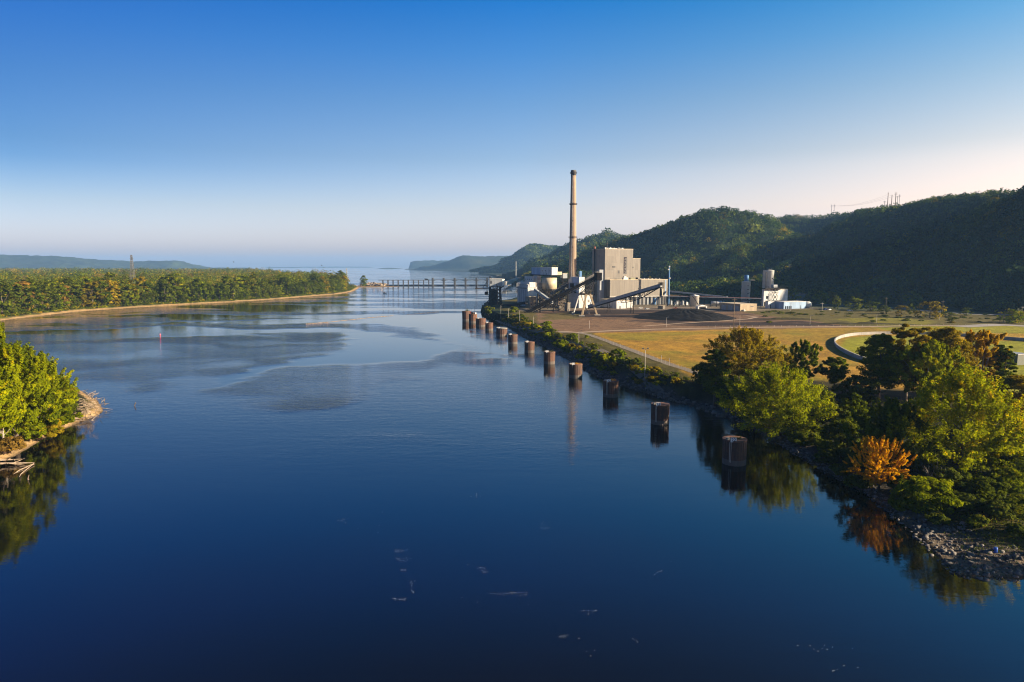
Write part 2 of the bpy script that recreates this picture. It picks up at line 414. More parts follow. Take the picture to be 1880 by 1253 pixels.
def make_ground():
    y = np.geomspace(30+62, 30+1500, 640)-30
    u = np.linspace(-.16, 1.12, 430)
    Y, U = np.meshgrid(y, u, indexing='ij'); X = U*(Y+30)
    h, s = bank_h(X, Y)
    col = np.zeros(X.shape+(3,)); col[:] = C_SCRUB
    nz = (fbm(X, Y, 14, 4, 41)-.5); nb = (fbm(X, Y, 45, 4, 42)-.5)
    def put(mask, c):
        nonlocal col
        m = np.clip(mask, 0, 1)[..., None]; col = col*(1-m)+np.array(c)*m
    def area(pts, c, soft=3., amp=8., k=1., z=ZF):
        d = sdist(X+nz*amp, Y+nz*amp*1.5, WL(pts, z)); put(k*sstep(-soft, soft, d), c)
    # field
    area([(1085, 613), (1300, 604.5), (1560, 602), (1900, 598), (2100, 800), (1500, 720), (1300, 700)], C_GOLD, 2, 6)
    trk = fbm(X*.9+Y*.18, Y*.12+60*np.sin(X/90.), 5, 2, 47)-.5
    put(.5*sstep(.05, .2, trk)*sstep(0, 8, sdist(X, Y, WL([(1085, 613), (1560, 602), (1900, 598), (1880, 720), (1300, 700)], ZF))), (.26, .15, .022))
    area([(1300, 604.5), (1480, 602), (1640, 602), (1700, 625), (1560, 632), (1400, 622)], C_GOLD2, 6, 40, .8)
    put(.7*sstep(.0, .14, nb)*sstep(0, 8, sdist(X, Y, WL([(1085, 613), (1560, 602), (1900, 598), (1880, 720), (1300, 700)], ZF))), C_GREEN)
    area([(1590, 601), (1930, 598), (1960, 622), (1690, 618)], C_LAWN, 4, 14, .9)
    area([(1535, 645), (1555, 622), (1600, 617), (1750, 619), (1960, 632), (1960, 740), (1750, 700), (1590, 664)], C_LAWN, 2, 3)
    area([(1770, 612), (1880, 614), (1960, 620), (1960, 632), (1740, 622)], C_GOLD, 3, 8, .8)
    # coal yard and tan dirt
    area([(985, 572), (1100, 566), (1230, 564), (1330, 566), (1420, 585), (1520, 593), (1640, 602), (1300, 606), (1090, 613), (1040, 612), (990, 600)], C_DIRT, 2, 10)
    area([(1010, 574), (1110, 569), (1330, 566), (1420, 588), (1560, 599), (1300, 602), (1180, 594), (1090, 586)], C_COAL, 4, 22, .92)
    put(.85*sstep(.04, .12, fbm(X*.30, Y*1.8, 24, 4, 44)-.5)*sstep(0, 6, sdist(X, Y, WL([(1020, 577), (1330, 570), (1560, 599), (1080, 610), (1000, 600)], ZF))), C_DIRT)
    area([(1000, 577), (1050, 575), (1075, 583), (1040, 588), (995, 588)], C_SCRUB, 3, 14, .8)
    # plant apron, scrub shelf on the right, valley floor
    area([(930, 560), (1100, 556), (1450, 552), (1560, 556), (1560, 566), (1390, 573), (1100, 569), (960, 574)], C_GRAVEL, 3, 8, .7)
    area([(1400, 571), (1900, 575), (1900, 596), (1650, 602), (1560, 599), (1440, 585)], C_SCRUB, 3, 8)
    area([(1530, 587), (1640, 584), (1720, 592), (1690, 601), (1640, 602), (1580, 596)], C_GREEN, 3, 10, .8)
    area([(1240, 548), (1560, 540), (2100, 540), (2100, 572), (1560, 571), (1480, 566), (1250, 556)], (.05, .06, .018), 6, 20, .9)
    # wooded strip by the bank, weeds
    put(.9*sstep(15, 7, s)*sstep(-1, 3, s), (.040, .042, .014))
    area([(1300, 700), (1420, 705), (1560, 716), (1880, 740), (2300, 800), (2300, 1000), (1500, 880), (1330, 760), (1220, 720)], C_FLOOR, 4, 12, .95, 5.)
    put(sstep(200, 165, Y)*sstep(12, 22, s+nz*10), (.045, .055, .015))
    # riprap, gravel shore, sandy shelf
    put(sstep(7.5, 4.5, s+nz*5)*sstep(520, 420, Y), C_ROCK)
    put(sstep(165, 145, Y)*sstep(11, 5, s+nz*9), (.085, .075, .062))
    put(sstep(140, 128, Y)*sstep(9, 3, s+nz*6)*sstep(62, 72, X), (.21, .16, .11))
    area([(1215, 733), (1262, 734), (1320, 752), (1352, 772), (1330, 772), (1270, 750)], (.20, .17, .14), 1.5, 4, .95, .8)
    put(sstep(1.6, .2, s), C_MUD)
    me = grid_mesh('ground', X, Y, h, GROUND, {'cover': col.reshape(-1, 3)})
    return setp(link('ground', me), 'flat river bank with golden field, coal yard and scrub', None, None, 'structure')
make_ground()

def make_hills():
    y = np.concatenate([np.geomspace(620, 3000, 330), np.geomspace(3030, 23000, 260)])
    u = np.linspace(-.30, 1.35, 520)
    Y, U = np.meshgrid(y, u, indexing='ij'); X = U*(Y+20)
    h = hillh(X, Y)
    k = sstep(-1, 8, sdist(X, Y, LAND))
    low = np.where(Y > 1350, 2.6*k-1.5, ZF-1.6)
    big = sstep(1300, 2600, Y)
    h = h + sstep(10, 40, h)*(fbm(X, Y, 30, 3, 51)-.5)*22*big*sstep(2000, 3200, Y)
    H = np.maximum(h, low)
    H = np.where((Y > 1300) & (k < .02), -2, H)
    H = np.where(inside(X, Y, LAND) | (h > 12), H, np.minimum(H, -2))
    col = np.zeros(X.shape+(3,)); col[:] = (.020, .034, .011)
    f = fbm(X, Y, 40, 4, 52)[..., None]; g = sstep(.45, .65, fbm(X, Y, 260, 3, 53))[..., None]
    col = col*(.55+.9*f)*(1-g*.45)+np.array((.06, .055, .018))*g*.4
    # mown power line cut down the spur, and the open slope above the plant
    cut = segdist(X, Y, [(q[0]-34, q[1]-6) for q in RIDGES[1][0]])
    cm = (sstep(26, 14, cut)*sstep(1500, 1400, Y))[..., None]
    col = col*(1-cm)+np.array((.05, .062, .022))*cm
    me = grid_mesh('hills', X, Y, H, GROUND, {'cover': col.reshape(-1, 3)})
    return setp(link('hills', me), 'wooded river bluffs receding into blue haze', None, None, 'structure')
make_hills()

def far_land(name, label, zf, y, x, col):
    Y, X = np.meshgrid(y, x, indexing='ij'); c = np.zeros(X.shape+(3,)); c[:] = col
    f = fbm(X, Y, 130, 4, 61)[..., None]; c = c*(.4+1.2*f)
    return setp(link(name, grid_mesh(name, X, Y, zf(X, Y), GROUND, {'cover': c.reshape(-1, 3)})), label, None, None, 'structure')
def left_bluff(X, Y):
    global RIDGES
    k = RIDGES; RIDGES = LRIDGE; h = hillh(X, Y); RIDGES = k
    return np.where(h > 6, h+(fbm(X, Y, 60, 3, 62)-.5)*26, -2)
far_land('far_bluff', 'long low hazy blue bluff far across the river', left_bluff, np.linspace(7600, 10800, 130), np.linspace(-9500, -3800, 230), (.03, .045, .015))
for k, (a, b_, D, hh) in enumerate([(355, 470, 13500, 11), (480, 560, 16000, 12), (540, 690, 19000, 16), (686, 745, 11500, 12)]):
    xa = P(a, 490, D)[0]; xb = P(b_, 490, D)[0]
    fs = lambda X, Y, xa=xa, xb=xb, D=D, hh=hh: -2+(hh+2)*sstep(0, 260, np.minimum(X-xa, xb-X))*sstep(0, 120, 220-np.abs(Y-D))*(.5+.9*fbm(X, Y, 220, 3, 63))
    far_land('far_shore', ['low hazy tree line beyond the wooded island, the nearest the blue bluff', 'thin hazy tree line in mid river near the skyline', 'faint distant shore along the skyline', 'dark low shore at the foot of the far pale bluffs'][k],
             fs, np.linspace(D-230, D+230, 12), np.linspace(xa, xb, 160), (.03, .045, .015))

def make_bar(name, label, poly, y0, y1, u0, u1, ny, nu, hmax, inner, beach):
    Y, U = np.meshgrid(np.geomspace(y0, y1, ny), np.linspace(u0, u1, nu), indexing='ij'); X = U*Y
    s = sdist(X+(fbm(X, Y, 22, 3, 71)-.5)*4, Y+(fbm(X, Y, 22, 3, 72)-.5)*4, poly)
    h = np.where(s > 0, .1+hmax*sstep(0, beach*1.7, s)+(fbm(X, Y, 7, 3, 73)-.5)*.5*sstep(1, 5, s), np.maximum(s*.3, -3))
    col = np.zeros(X.shape+(3,)); col[:] = C_FLOOR
    k = sstep(beach*1.5, beach*.8, s+(fbm(X, Y, 12, 3, 74)-.5)*beach*1.6)[..., None]; col = col*(1-k)+np.array(inner)*k
    k = sstep(beach, beach*.55, s+(fbm(X, Y, 10, 3, 75)-.5)*beach*.7)[..., None]; col = col*(1-k)+np.array(C_SAND)*k
    k = sstep(beach*.22, .1, s)[..., None]; col = col*(1-k)+np.array(C_MUD)*k
    return setp(link(name, grid_mesh(name, X, Y, h, GROUND, {'cover': col.reshape(-1, 3)})), label, None, None, 'structure')
make_bar('island', 'low wooded island with a pale sandy beach', ISL, 560, 4800, -1.3, -.10, 460, 620, 2.6, (.12, .12, .03), 8.5)
make_bar('sandy_spit', 'near sandy point under bright green trees', SPIT, 60, 330, -1.9, -.42, 330, 330, 2.2, (.13, .11, .03), 3.6)
# ================================================================== VEGETATION
def quads(C, Nn, size, g, asp=.62):
    """leaf-shaped quads at C facing Nn"""
    n = len(C); Nn = Nn/(np.linalg.norm(Nn, axis=1, keepdims=True)+1e-9)
    r = g.normal(size=(n, 3)); t = np.cross(Nn, r); t /= np.linalg.norm(t, axis=1, keepdims=True)+1e-9
    b = np.cross(Nn, t); s = (size*g.uniform(.6, 1.35, n))[:, None]
    V = np.stack([C-t*s, C-b*s*asp+t*s*.1, C+t*s, C+b*s*asp-Nn*s*.15], 1).reshape(-1, 3)
    return V, np.arange(n*4).reshape(n, 4)
def rand_dir(n, g):
    v = g.normal(size=(n, 3)); return v/np.linalg.norm(v, axis=1, keepdims=True)
def crown_points(g, H, Wd, base, ncl, shape, lobes=.22, fill=.35):
    """clump centres inside an uneven crown envelope"""
    t = g.uniform(0, 1, ncl)**.85
    prof = {'dome': lambda t: np.sin(np.pi*np.clip(.12+.86*t, 0, 1))**.62,
            'round': lambda t: np.sqrt(np.clip(1-(2*t-1)**2*.93, 0, 1)),
            'column': lambda t: .55+.45*np.sin(np.pi*np.clip(.1+.85*t, 0, 1)),
            'vase': lambda t: .30+.75*np.sin(np.pi*np.clip(.05+.78*t, 0, 1))**.9,
            'cone': lambda t: 1.02-.92*t}[shape](t)
    ph = g.uniform(0, 2*np.pi, ncl); p0 = g.uniform(0, 6.3, 4)
    lob = 1+lobes*(np.sin(2*ph+p0[0])*.6+np.sin(3*ph+p0[1]+4*t)*.7+np.sin(5*ph+p0[2]-6*t)*.5)
    rr = np.where(g.uniform(0, 1, ncl) < fill, g.uniform(.15, .8, ncl), g.uniform(.78, 1.02, ncl))
    rad = Wd/2*prof*lob*rr
    return np.stack([rad*np.cos(ph), rad*np.sin(ph), base+(H-base)*t*.95+g.normal(0, .015*H, ncl)], 1)
def make_crown(g, H, Wd, base, ncl, nleaf, leaf, shape, cr=.13, lobes=.22, fill=.35, up=.5, spray=0.):
    C = crown_points(g, H, Wd, base, ncl, shape, lobes, fill)
    R0 = cr*Wd*g.uniform(.6, 1.35, ncl)
    R0 = R0*np.clip(1.15-.5*(C[:, 2]-base)/(H-base), .5, 1.2)
    ci = g.integers(0, ncl, nleaf) if not spray else np.repeat(np.arange(ncl), max(1, nleaf//ncl))
    n = len(ci)
    d = rand_dir(n, g); d[:, 2] = d[:, 2]*.75+.18
    axis = C-np.array([0, 0, base+(H-base)*.35]); axis /= np.linalg.norm(axis, axis=1, keepdims=True)+1e-9
    rad = R0[ci]*g.uniform(.25, 1., n)**.45
    Pp = C[ci]+d*rad[:, None]*np.array([1, 1, .72])
    if spray:                                     # shoots that reach out and up
        k = g.uniform(0, 1, n)
        sd = axis*.75+np.array([0, 0, .55])+g.normal(0, .28, (ncl, 3))
        Pp = C[ci]*1.0+sd[ci]*((k-.35)*R0[ci]*2.6*spray)[:, None]+d*(R0[ci]*(.62-.38*k)*g.uniform(.2, 1, n)**.5)[:, None]
    Nn = d*.75+axis[ci]*.55+rand_dir(n, g)*.65+np.array([0, 0, up])
    V, Fc = quads(Pp, Nn, leaf, g)
    ct = g.normal(0, .15, ncl)
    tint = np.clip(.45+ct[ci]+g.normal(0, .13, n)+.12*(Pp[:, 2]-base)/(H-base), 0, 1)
    return V, Fc, tint, C
def make_trunk(g, H, base, r0, C, nl=14, fork=1, lean=.04):
    mb = MB(); top = base+(H-base)*.62
    for k in range(fork):
        a = g.uniform(0, 6.3); o = .0 if fork == 1 else .18*H
        pts = [(0, 0, -.8)]
        for j in range(1, 6):
            t = j/5; pts.append((math.cos(a)*o*t**1.3+g.normal(0, lean*H*.16), math.sin(a)*o*t**1.3+g.normal(0, lean*H*.16), top*t))
        q = r0 if fork == 1 else r0*.72
        mb.tube(pts, [q*1.35, q*1.02, q*.82, q*.62, q*.42, q*.16], 8)
        idx = g.permutation(len(C))[:nl//fork]
        for i in idx:
            c = C[i]; z0 = min(max(c[2]*g.uniform(.38, .7), base*.55), top*.95); t = z0/top
            b0 = np.array(pts[1])*0+np.array([np.interp(z0, [p[2] for p in pts], [p[0] for p in pts]), np.interp(z0, [p[2] for p in pts], [p[1] for p in pts]), z0])
            mid = b0*.5+c*.5+np.array([0, 0, -.04*H*(1-t)])+g.normal(0, .02*H, 3)
            mb.tube([b0, mid, c], [q*.42*(1.1-t*.7), q*.24, q*.07], 5, False)
    return mb
BARK = weathered('bark', (.13, .10, .075), (.06, .045, .035), .95, 1.5)
BARKP = weathered('pale bark', (.30, .265, .21), (.15, .12, .09), .95, 1.5)
LM = {
 'bright': leafmat('bright green leaves', (.050, .082, .003), (.35, .385, .004), (.56, .42, .005), .56),
 'green': leafmat('green leaves', (.030, .056, .004), (.185, .225, .005), (.36, .30, .006), .52),
 'deep': leafmat('deep green leaves', (.028, .048, .006), (.140, .165, .010), (.24, .21, .012), .42),
 'olive': leafmat('olive leaves', (.075, .070, .005), (.36, .27, .010), (.52, .32, .010), .5),
 'gold': leafmat('golden leaves', (.22, .16, .006), (.80, .50, .008), (.84, .50, .008), .58),
 'orange': leafmat('orange leaves', (.42, .17, .005), (.84, .49, .006), (.88, .58, .008), .54),
 'rust': leafmat('rust tinged leaves', (.075, .050, .014), (.27, .165, .026), (.34, .19, .026), .36),
 'weed': leafmat('weeds', (.030, .046, .007), (.130, .150, .016), (.24, .19, .018), .36),
 'hill': leafmat('hillside leaves', (.017, .044, .014), (.145, .185, .034), (.28, .22, .025), .32),
 'hill2': leafmat('dark hillside leaves', (.012, .032, .014), (.080, .120, .030), (.15, .15, .025), .28),
}
def proto_tree(seed, H, Wd, base, ncl, nleaf, leaf, shape, lm, bark=BARK, r0=None, name='tree', cat='tree', label='tree', **kw):
    g = np.random.default_rng(seed)
    fork = kw.pop('fork', 1); nl = kw.pop('nl', 14)
    V, Fc, tint, C = make_crown(g, H, Wd, base, ncl, nleaf, leaf, shape, **kw)
    root = thing(name, label, cat, (0, 0, 0))
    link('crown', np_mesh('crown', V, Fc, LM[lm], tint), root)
    make_trunk(g, H, base, r0 or H*.022, C, nl, fork).build('trunk', bark, root, True)
    return root
def ground_z(x, y):
    a = np.array([[x]], float); b_ = np.array([[y]], float)
    if inside(a, b_, SPIT)[0, 0] or x < -60 and y < 330: return 1.6
    h, s = bank_h(a, b_); return float(max(h[0, 0], 0))

# ---- single trees in front: centre px, foot py, top py, width px
def tree_at(px, foot, top, wpx, shape, lm, label, seed, name='tree', cat='tree', zg=4.5, leaf=.27, dens=1., **kw):
    for _ in range(4): x, y, _z = W(px, foot, zg); zg = ground_z(x, y)
    H = zat(px, top, y)-zg; Wd = wpx/F*math.hypot(y, 45)
    base = kw.pop('base', .22)*H; ncl = kw.pop('ncl', int(50+Wd*H*.55)); 
    n = int(dens*min(38000, 46*Wd*H/leaf*.62+2500)); kw.setdefault('cr', .088*(1+5/max(Wd, 4))); kw.setdefault('fill', .45); kw['spray'] = kw.get('spray', 0)*.62
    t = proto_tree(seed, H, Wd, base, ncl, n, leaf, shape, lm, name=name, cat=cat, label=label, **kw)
    t.location = (x, y, zg); OFF[t.name] = (x, y, zg); return t
near = [
 (1368, 712, 607, 125, 'dome', 'olive', 'olive golden tree by the field above the numbered cells', 1, dict(spray=.7)),
 (1312, 712, 640, 52, 'round', 'green', 'smaller dark tree leaning left of the olive golden tree', 2, {}),
 (1472, 712, 627, 68, 'round', 'green', 'green rounded tree standing alone against the golden field', 3, dict(spray=.6)),
 (1531, 715, 656, 44, 'round', 'green', 'small dark ragged tree at the edge of the golden field', 4, {}),
 (1420, 800, 682, 172, 'dome', 'bright', 'broad bright green tree overhanging the shore by cell 22', 5, dict(spray=1., base=.12)),
 (1372, 778, 706, 56, 'round', 'deep', 'dark shrubby tree between the sandy shelf and the broad bright tree', 6, dict(base=.1)),
 (1612, 735, 612, 72, 'dome', 'green', 'dark tree on the left of the tall grove by the curved wall', 7, dict(bark=BARKP)),
 (1662, 740, 598, 66, 'column', 'olive', 'tall grey trunked olive tree in the grove by the curved wall', 8, dict(bark=BARKP, base=.2, dens=1.3)),
 (1728, 735, 600, 88, 'dome', 'olive', 'olive gold tree at the top of the grove', 9, dict(base=.25)),
 (1796, 730, 606, 74, 'vase', 'gold', 'golden yellow tree on the right of the grove', 10, dict(bark=BARKP, spray=.6, fork=2, base=.14, dens=1.4)),
 (1836, 735, 628, 34, 'column', 'green', 'narrow dark tree beside the golden yellow tree', 11, {}),
 (1700, 752, 630, 112, 'round', 'bright', 'bright green tree with pale trunk in front of the grove', 12, dict(bark=BARKP, spray=.5)),
 (1762, 872, 690, 190, 'dome', 'bright', 'largest bright green tree with a broad rounded crown', 13, dict(spray=1., base=.08, leaf=.26)),
 (1832, 868, 745, 90, 'dome', 'bright', 'bright green tree crowded against the right of the largest tree', 14, dict(spray=.8, base=.1)),
 (1636, 868, 742, 128, 'dome', 'green', 'mid green tree with upswept shoots behind the orange tree', 15, dict(spray=1.1, base=.12)),
 (1612, 903, 808, 92, 'round', 'orange', 'bright orange autumn tree on the stony shore', 16, dict(spray=1.7, ncl=260, base=.2, leaf=.19, fork=2, cr=.06)),
 (1866, 800, 690, 90, 'dome', 'olive', 'olive tree cut by the right edge of the view', 17, {}),
 (1540, 838, 770, 60, 'round', 'deep', 'dark shrubby tree on the bank between the bright tree and the mid green tree', 18, dict(base=.08)),
 (1575, 745, 690, 60, 'round', 'deep', 'low dark tree in the shade left of the grove', 19, dict(base=.08)),
 (1485, 758, 705, 70, 'round', 'deep', 'low dark tree in shade behind the broad bright tree', 20, dict(base=.08)),
 (1563, 800, 722, 40, 'round', 'green', 'slim pale green sapling in the shaded hollow', 21, dict(base=.15, dens=.6)),
]
for px, ft, tp, wp, sh, lm, lb, sd, kw in near:
    tree_at(px, ft, tp, wp, sh, lm, lb, 100+sd, **kw)
for k, (x, y, H, Wd, lm) in enumerate([(116, 97, 12, 13, 'green'), (131, 104, 13, 14, 'olive'), (147, 108, 14, 15, 'green'), (163, 111, 14, 15, 'olive')]):
    t = proto_tree(160+k, H, Wd, 2.2, 70, 3500, .6, 'dome', lm, name='tree', cat='tree', label='leafy bank tree just beyond the right edge, shading the stony shore', spray=.6)
    t.location = (x, y, 4); t['group'] = 'bank trees beyond the right edge'
for px, ft, tp, wp, lm, lb, sd in [(1700, 938, 878, 100, 'bright', 'yellow green bush on the stony shore right of the orange tree', 31), (1597, 872, 830, 60, 'green', 'dull green bush behind the orange tree by the water', 32),
        (1480, 818, 792, 50, 'deep', 'dark bush at the water under the broad bright tree', 33), (1735, 905, 862, 56, 'weed', 'grey green bush under the largest tree', 34), (1655, 905, 868, 46, 'weed', 'dim bush beside the foot of the orange tree', 35)]:
    tree_at(px, ft, tp, wp, 'round', lm, lb, 100+sd, name='bush', cat='bush', zg=2.5, leaf=.26, base=.02, nl=8)
FB = [(1505, 742, 20, 'deep'), (1530, 770, 26, 'weed'), (1590, 772, 22, 'deep'), (1618, 790, 24, 'green'), (1650, 770, 26, 'deep'), (1690, 772, 22, 'deep'), (1460, 745, 24, 'deep'), (1560, 850, 24, 'weed'), (1520, 850, 22, 'deep'), (1590, 850, 20, 'weed'),
      (1775, 935, 30, 'weed'), (1810, 915, 34, 'deep'), (1850, 900, 36, 'green'), (1835, 948, 24, 'weed'), (1870, 945, 30, 'deep'), (1760, 900, 30, 'deep'), (1795, 965, 16, 'weed'), (1865, 980, 16, 'weed'), (1880, 880, 50, 'deep'), (1845, 850, 50, 'green'), (1660, 935, 24, 'green'), (1720, 960, 16, 'weed'), (1575, 895, 20, 'green'), (1545, 872, 18, 'deep')]
for k, (px, ft, wp, lm) in enumerate(FB):
    tree_at(px, ft, ft-wp*1.05, wp*1.9, 'round', lm, {'deep': 'dark shrub in the shade between the trees of the near bank', 'weed': 'grey green shrub in the shade of the near bank', 'green': 'leafy green shrub on the near bank'}[lm], 260+k, name='bush', cat='bush', zg=4, leaf=.24, base=.02, nl=6)['group'] = 'shrubs between the near bank trees: '+lm
# bare dead shrub under the big tree
g = np.random.default_rng(77); mb = MB(); x, y, z = W(1716, 892, 3.5)
for k in range(26):
    a = g.uniform(0, 6.3); l = g.uniform(2, 4.2); q = np.array([math.cos(a)*l*.6, math.sin(a)*l*.6, l*.8])
    m_ = q*.5+g.normal(0, .25, 3); mb.tube([(x, y, z-.3), np.array((x, y, z))+m_, np.array((x, y, z))+q], [.09, .055, .02], 4, False)
    for j in range(3):
        e = q+g.normal(0, .8, 3)+np.array([0, 0, .5]); mb.tube([np.array((x, y, z))+m_*(1+.2*j), np.array((x, y, z))+e], [.04, .012], 3, False)
setp(mb.build('dead_shrub', BARKP), 'bare grey twiggy shrub between the orange and the largest tree', 'shrub')

# ---- near spit on the left
spit = [(-6, 800, 588, 80, 'column', 'bright', 'tallest yellow green tree at the left edge', dict(spray=.9, base=.1)),
        (30, 812, 640, 110, 'dome', 'bright', 'bright tree on the sandy point below the tallest one', dict(spray=1., base=.1)),
        (80, 772, 655, 90, 'dome', 'bright', 'bright tree leaning over the driftwood on the sandy point', dict(spray=1., base=.06)),
        (28, 745, 632, 120, 'dome', 'green', 'green tree at the back of the sandy point', dict(spray=.7, base=.1)),
        (98, 748, 690, 62, 'round', 'bright', 'small bright tree nearest the tip of the sandy point', dict(spray=.9, base=.04)),
        (-30, 838, 660, 120, 'dome', 'bright', 'bright tree with pale forked trunk at the left edge of the sand', dict(spray=.8, base=.28, bark=BARKP, fork=2)),
        (72, 800, 725, 70, 'round', 'green', 'low green tree over the yellow grass of the point', dict(spray=.8, base=.05)),
        (8, 828, 735, 60, 'vase', 'bright', 'leaning tree with bare pale trunk over the sand', dict(spray=.8, base=.45, bark=BARKP))]
for k, (px, ft, tp, wp, sh, lm, lb, kw) in enumerate(spit):
    tree_at(px, ft, tp, wp, sh, lm, lb, 200+k, zg=1.6, leaf=.30, dens=1.1, **kw)
for k, (px, ft, wp, lb) in enumerate([(118, 776, 44, 'yellow green bush beside the driftwood tip'), (60, 806, 50, 'low bush at the top of the sandy beach'), (20, 828, 44, 'brownish low bush at the beach edge by the pale trunk'), (92, 790, 36, 'pale olive bush on the beach crest')]):
    tree_at(px, ft, ft-wp*.55, wp, 'round', ['bright', 'green', 'rust', 'olive'][k], lb, 230+k, name='bush', cat='bush', zg=1.6, leaf=.28, base=.02, nl=6)

for k, (px, ft, wp, lb) in enumerate([(124, 760, 34, 'dark bush just behind the driftwood heap'), (118, 744, 42, 'green bush beside the driftwood heap'), (122, 730, 30, 'smaller olive bush at the back of the driftwood heap'), (106, 764, 38, 'yellowish bush in front of the driftwood heap'), (104, 730, 46, 'tall green bush on the river side of the sandy point'), (96, 800, 30, 'little grassy bush low on the beach crest')]):
    tree_at(px, ft, ft-wp*.6, wp, 'round', ['deep', 'green', 'olive', 'bright', 'green', 'olive'][k], lb, 240+k, name='bush', cat='bush', zg=1.6, leaf=.28, base=.02, nl=6)
# ---- wooded island: the trees along the shore one by one, the forest behind them as one mass
g = np.random.default_rng(5)
protos = []
for k, (H, Wd, sh, lm) in enumerate([(27, 15, 'dome', 'green'), (30, 16, 'dome', 'deep'), (25, 15, 'round', 'bright'), (28, 13, 'column', 'olive'), (24, 14, 'round', 'deep'), (31, 17, 'dome', 'green'), (27, 14, 'dome', 'rust'), (21, 11, 'vase', 'olive')]):
    protos.append(proto_tree(300+k, H, Wd, H*.10, 60, 1500, .95, sh, lm, label='tree', nl=8, cr=.15))
pts = []
tries = 0
while len(pts) < 215 and tries < 60000:
    tries += 1
    i = g.integers(1, 9); a, b_ = ISL[i], ISL[i+1] if i < 10 else ISL[i]
    t = g.uniform(); x = a[0]+(b_[0]-a[0])*t; y = a[1]+(b_[1]-a[1])*t
    x += g.uniform(-40, 8); y += g.uniform(0, 34)
    A = np.array([x]); B = np.array([y]); s = sdist(A, B, ISL)[0]
    if not (15 < s < 34): continue
    if any((x-q[0])**2+(y-q[1])**2 < 9.4**2 for q in pts): continue
    pts.append((x, y, s))
KL = ['mid green spreading tree', 'dense dark green tree', 'yellow green rounded tree', 'slim olive tree', 'dark rounded tree', 'tall mid green tree', 'rust tinged tree', 'small olive tree']
for n, (x, y, s) in enumerate(pts):
    k = int(g.choice(8, p=[.22, .27, .05, .06, .24, .12, .02, .02])); sc = float(np.clip(g.lognormal(-.02, .24), .6, 1.32))*(1 if y < 1050 else .9)
    gap = y < 800 and fbm(np.array([x]), np.array([y]), 40, 2, 90)[0] > .58
    if s < 20: sc *= .85
    dup(protos[k], (x, y, 2.2), g.uniform(0, 6.3), (sc*g.uniform(1.0, 1.4), sc*g.uniform(1.0, 1.4), sc*g.uniform(.9, 1.12)),
        KL[k]+' in the front row behind the beach of the wooded island', 'shore trees of the wooded island: '+KL[k])
for p_ in protos:
    for c in list(p_.children): bpy.data.objects.remove(c)
    bpy.data.objects.remove(p_)
tipx, tipy, _ = W(668, 526, 1)
t = proto_tree(340, 27, 20, 2, 120, 3600, .7, 'dome', 'green', label='dark rounded tree standing apart at the far tip of the wooded island'); t.location = (tipx, tipy, .6)
setp(link('islet', grid_mesh('islet', *(lambda X, Y: (X, Y, 2.2*sstep(60, 10, np.hypot((X-tipx-14)*.55, Y-tipy))-.8))(*np.meshgrid(np.linspace(tipx-90, tipx+140, 60), np.linspace(tipy-70, tipy+70, 40))), GROUND, {'cover': np.tile(np.array(C_SAND)*.6, (2400, 1))})), 'small sandy spit at the head of the dam', None, None, 'structure')

def mass(name, label, XY, Z, H, Wd, nleaf, leaf, mats, seed, squash=1.):
    """many crowns as one mass: small lumpy crowns of leaf quads with trunks left to the shade"""
    g = np.random.default_rng(seed); n = len(XY)
    for mi, lm in enumerate(mats):
        pass
    d = rand_dir(n*nleaf, g).reshape(n, nleaf, 3); d[..., 2] = np.abs(d[..., 2])*1.15-.22 if name == 'forest' else np.abs(d[..., 2])*1.35-.78
    lob = 1+.22*np.sin(3*np.arctan2(d[..., 1], d[..., 0])+g.uniform(0, 6.3, (n, 1)))+.15*np.sin(7*d[..., 2]+g.uniform(0, 6.3, (n, 1)))+g.normal(0, .10, (n, nleaf))
    rad = Wd[:, None]/2*lob
    Pp = np.stack([XY[:, 0, None]+d[..., 0]*rad, XY[:, 1, None]+d[..., 1]*rad, Z[:, None]+H[:, None]*.62+d[..., 2]*H[:, None]*.42*lob], 2).reshape(-1, 3)
    Nn = (d*.9+g.normal(0, .45, d.shape)+np.array([0, 0, .35])).reshape(-1, 3)
    V, Fc = quads(Pp, Nn, leaf, g, .75) if np.isscalar(leaf) else quads(Pp, Nn, np.repeat(leaf, nleaf), g, .75)
    tt = np.repeat(g.normal(.44, .17 if name == 'forest' else .30, n)+(fbm(XY[:, 0], XY[:, 1], 70, 3, seed+60)-.5)*.9, nleaf)+g.normal(0, .12, n*nleaf)
    me = np_mesh(name, V, Fc, None, np.clip(tt, 0, 1))
    ids = np.repeat(g.choice(len(mats), n, p=[m[1] for m in mats]), nleaf).astype(np.int32)
    for m in mats: me.materials.append(LM[m[0]])
    me.polygons.foreach_set('material_index', ids)
    return setp(link(name, me), label, None, None, 'stuff')
def scatter(n, x0, x1, y0, y1, g): return np.stack([g.uniform(x0, x1, n), g.uniform(y0, y1, n)], 1)

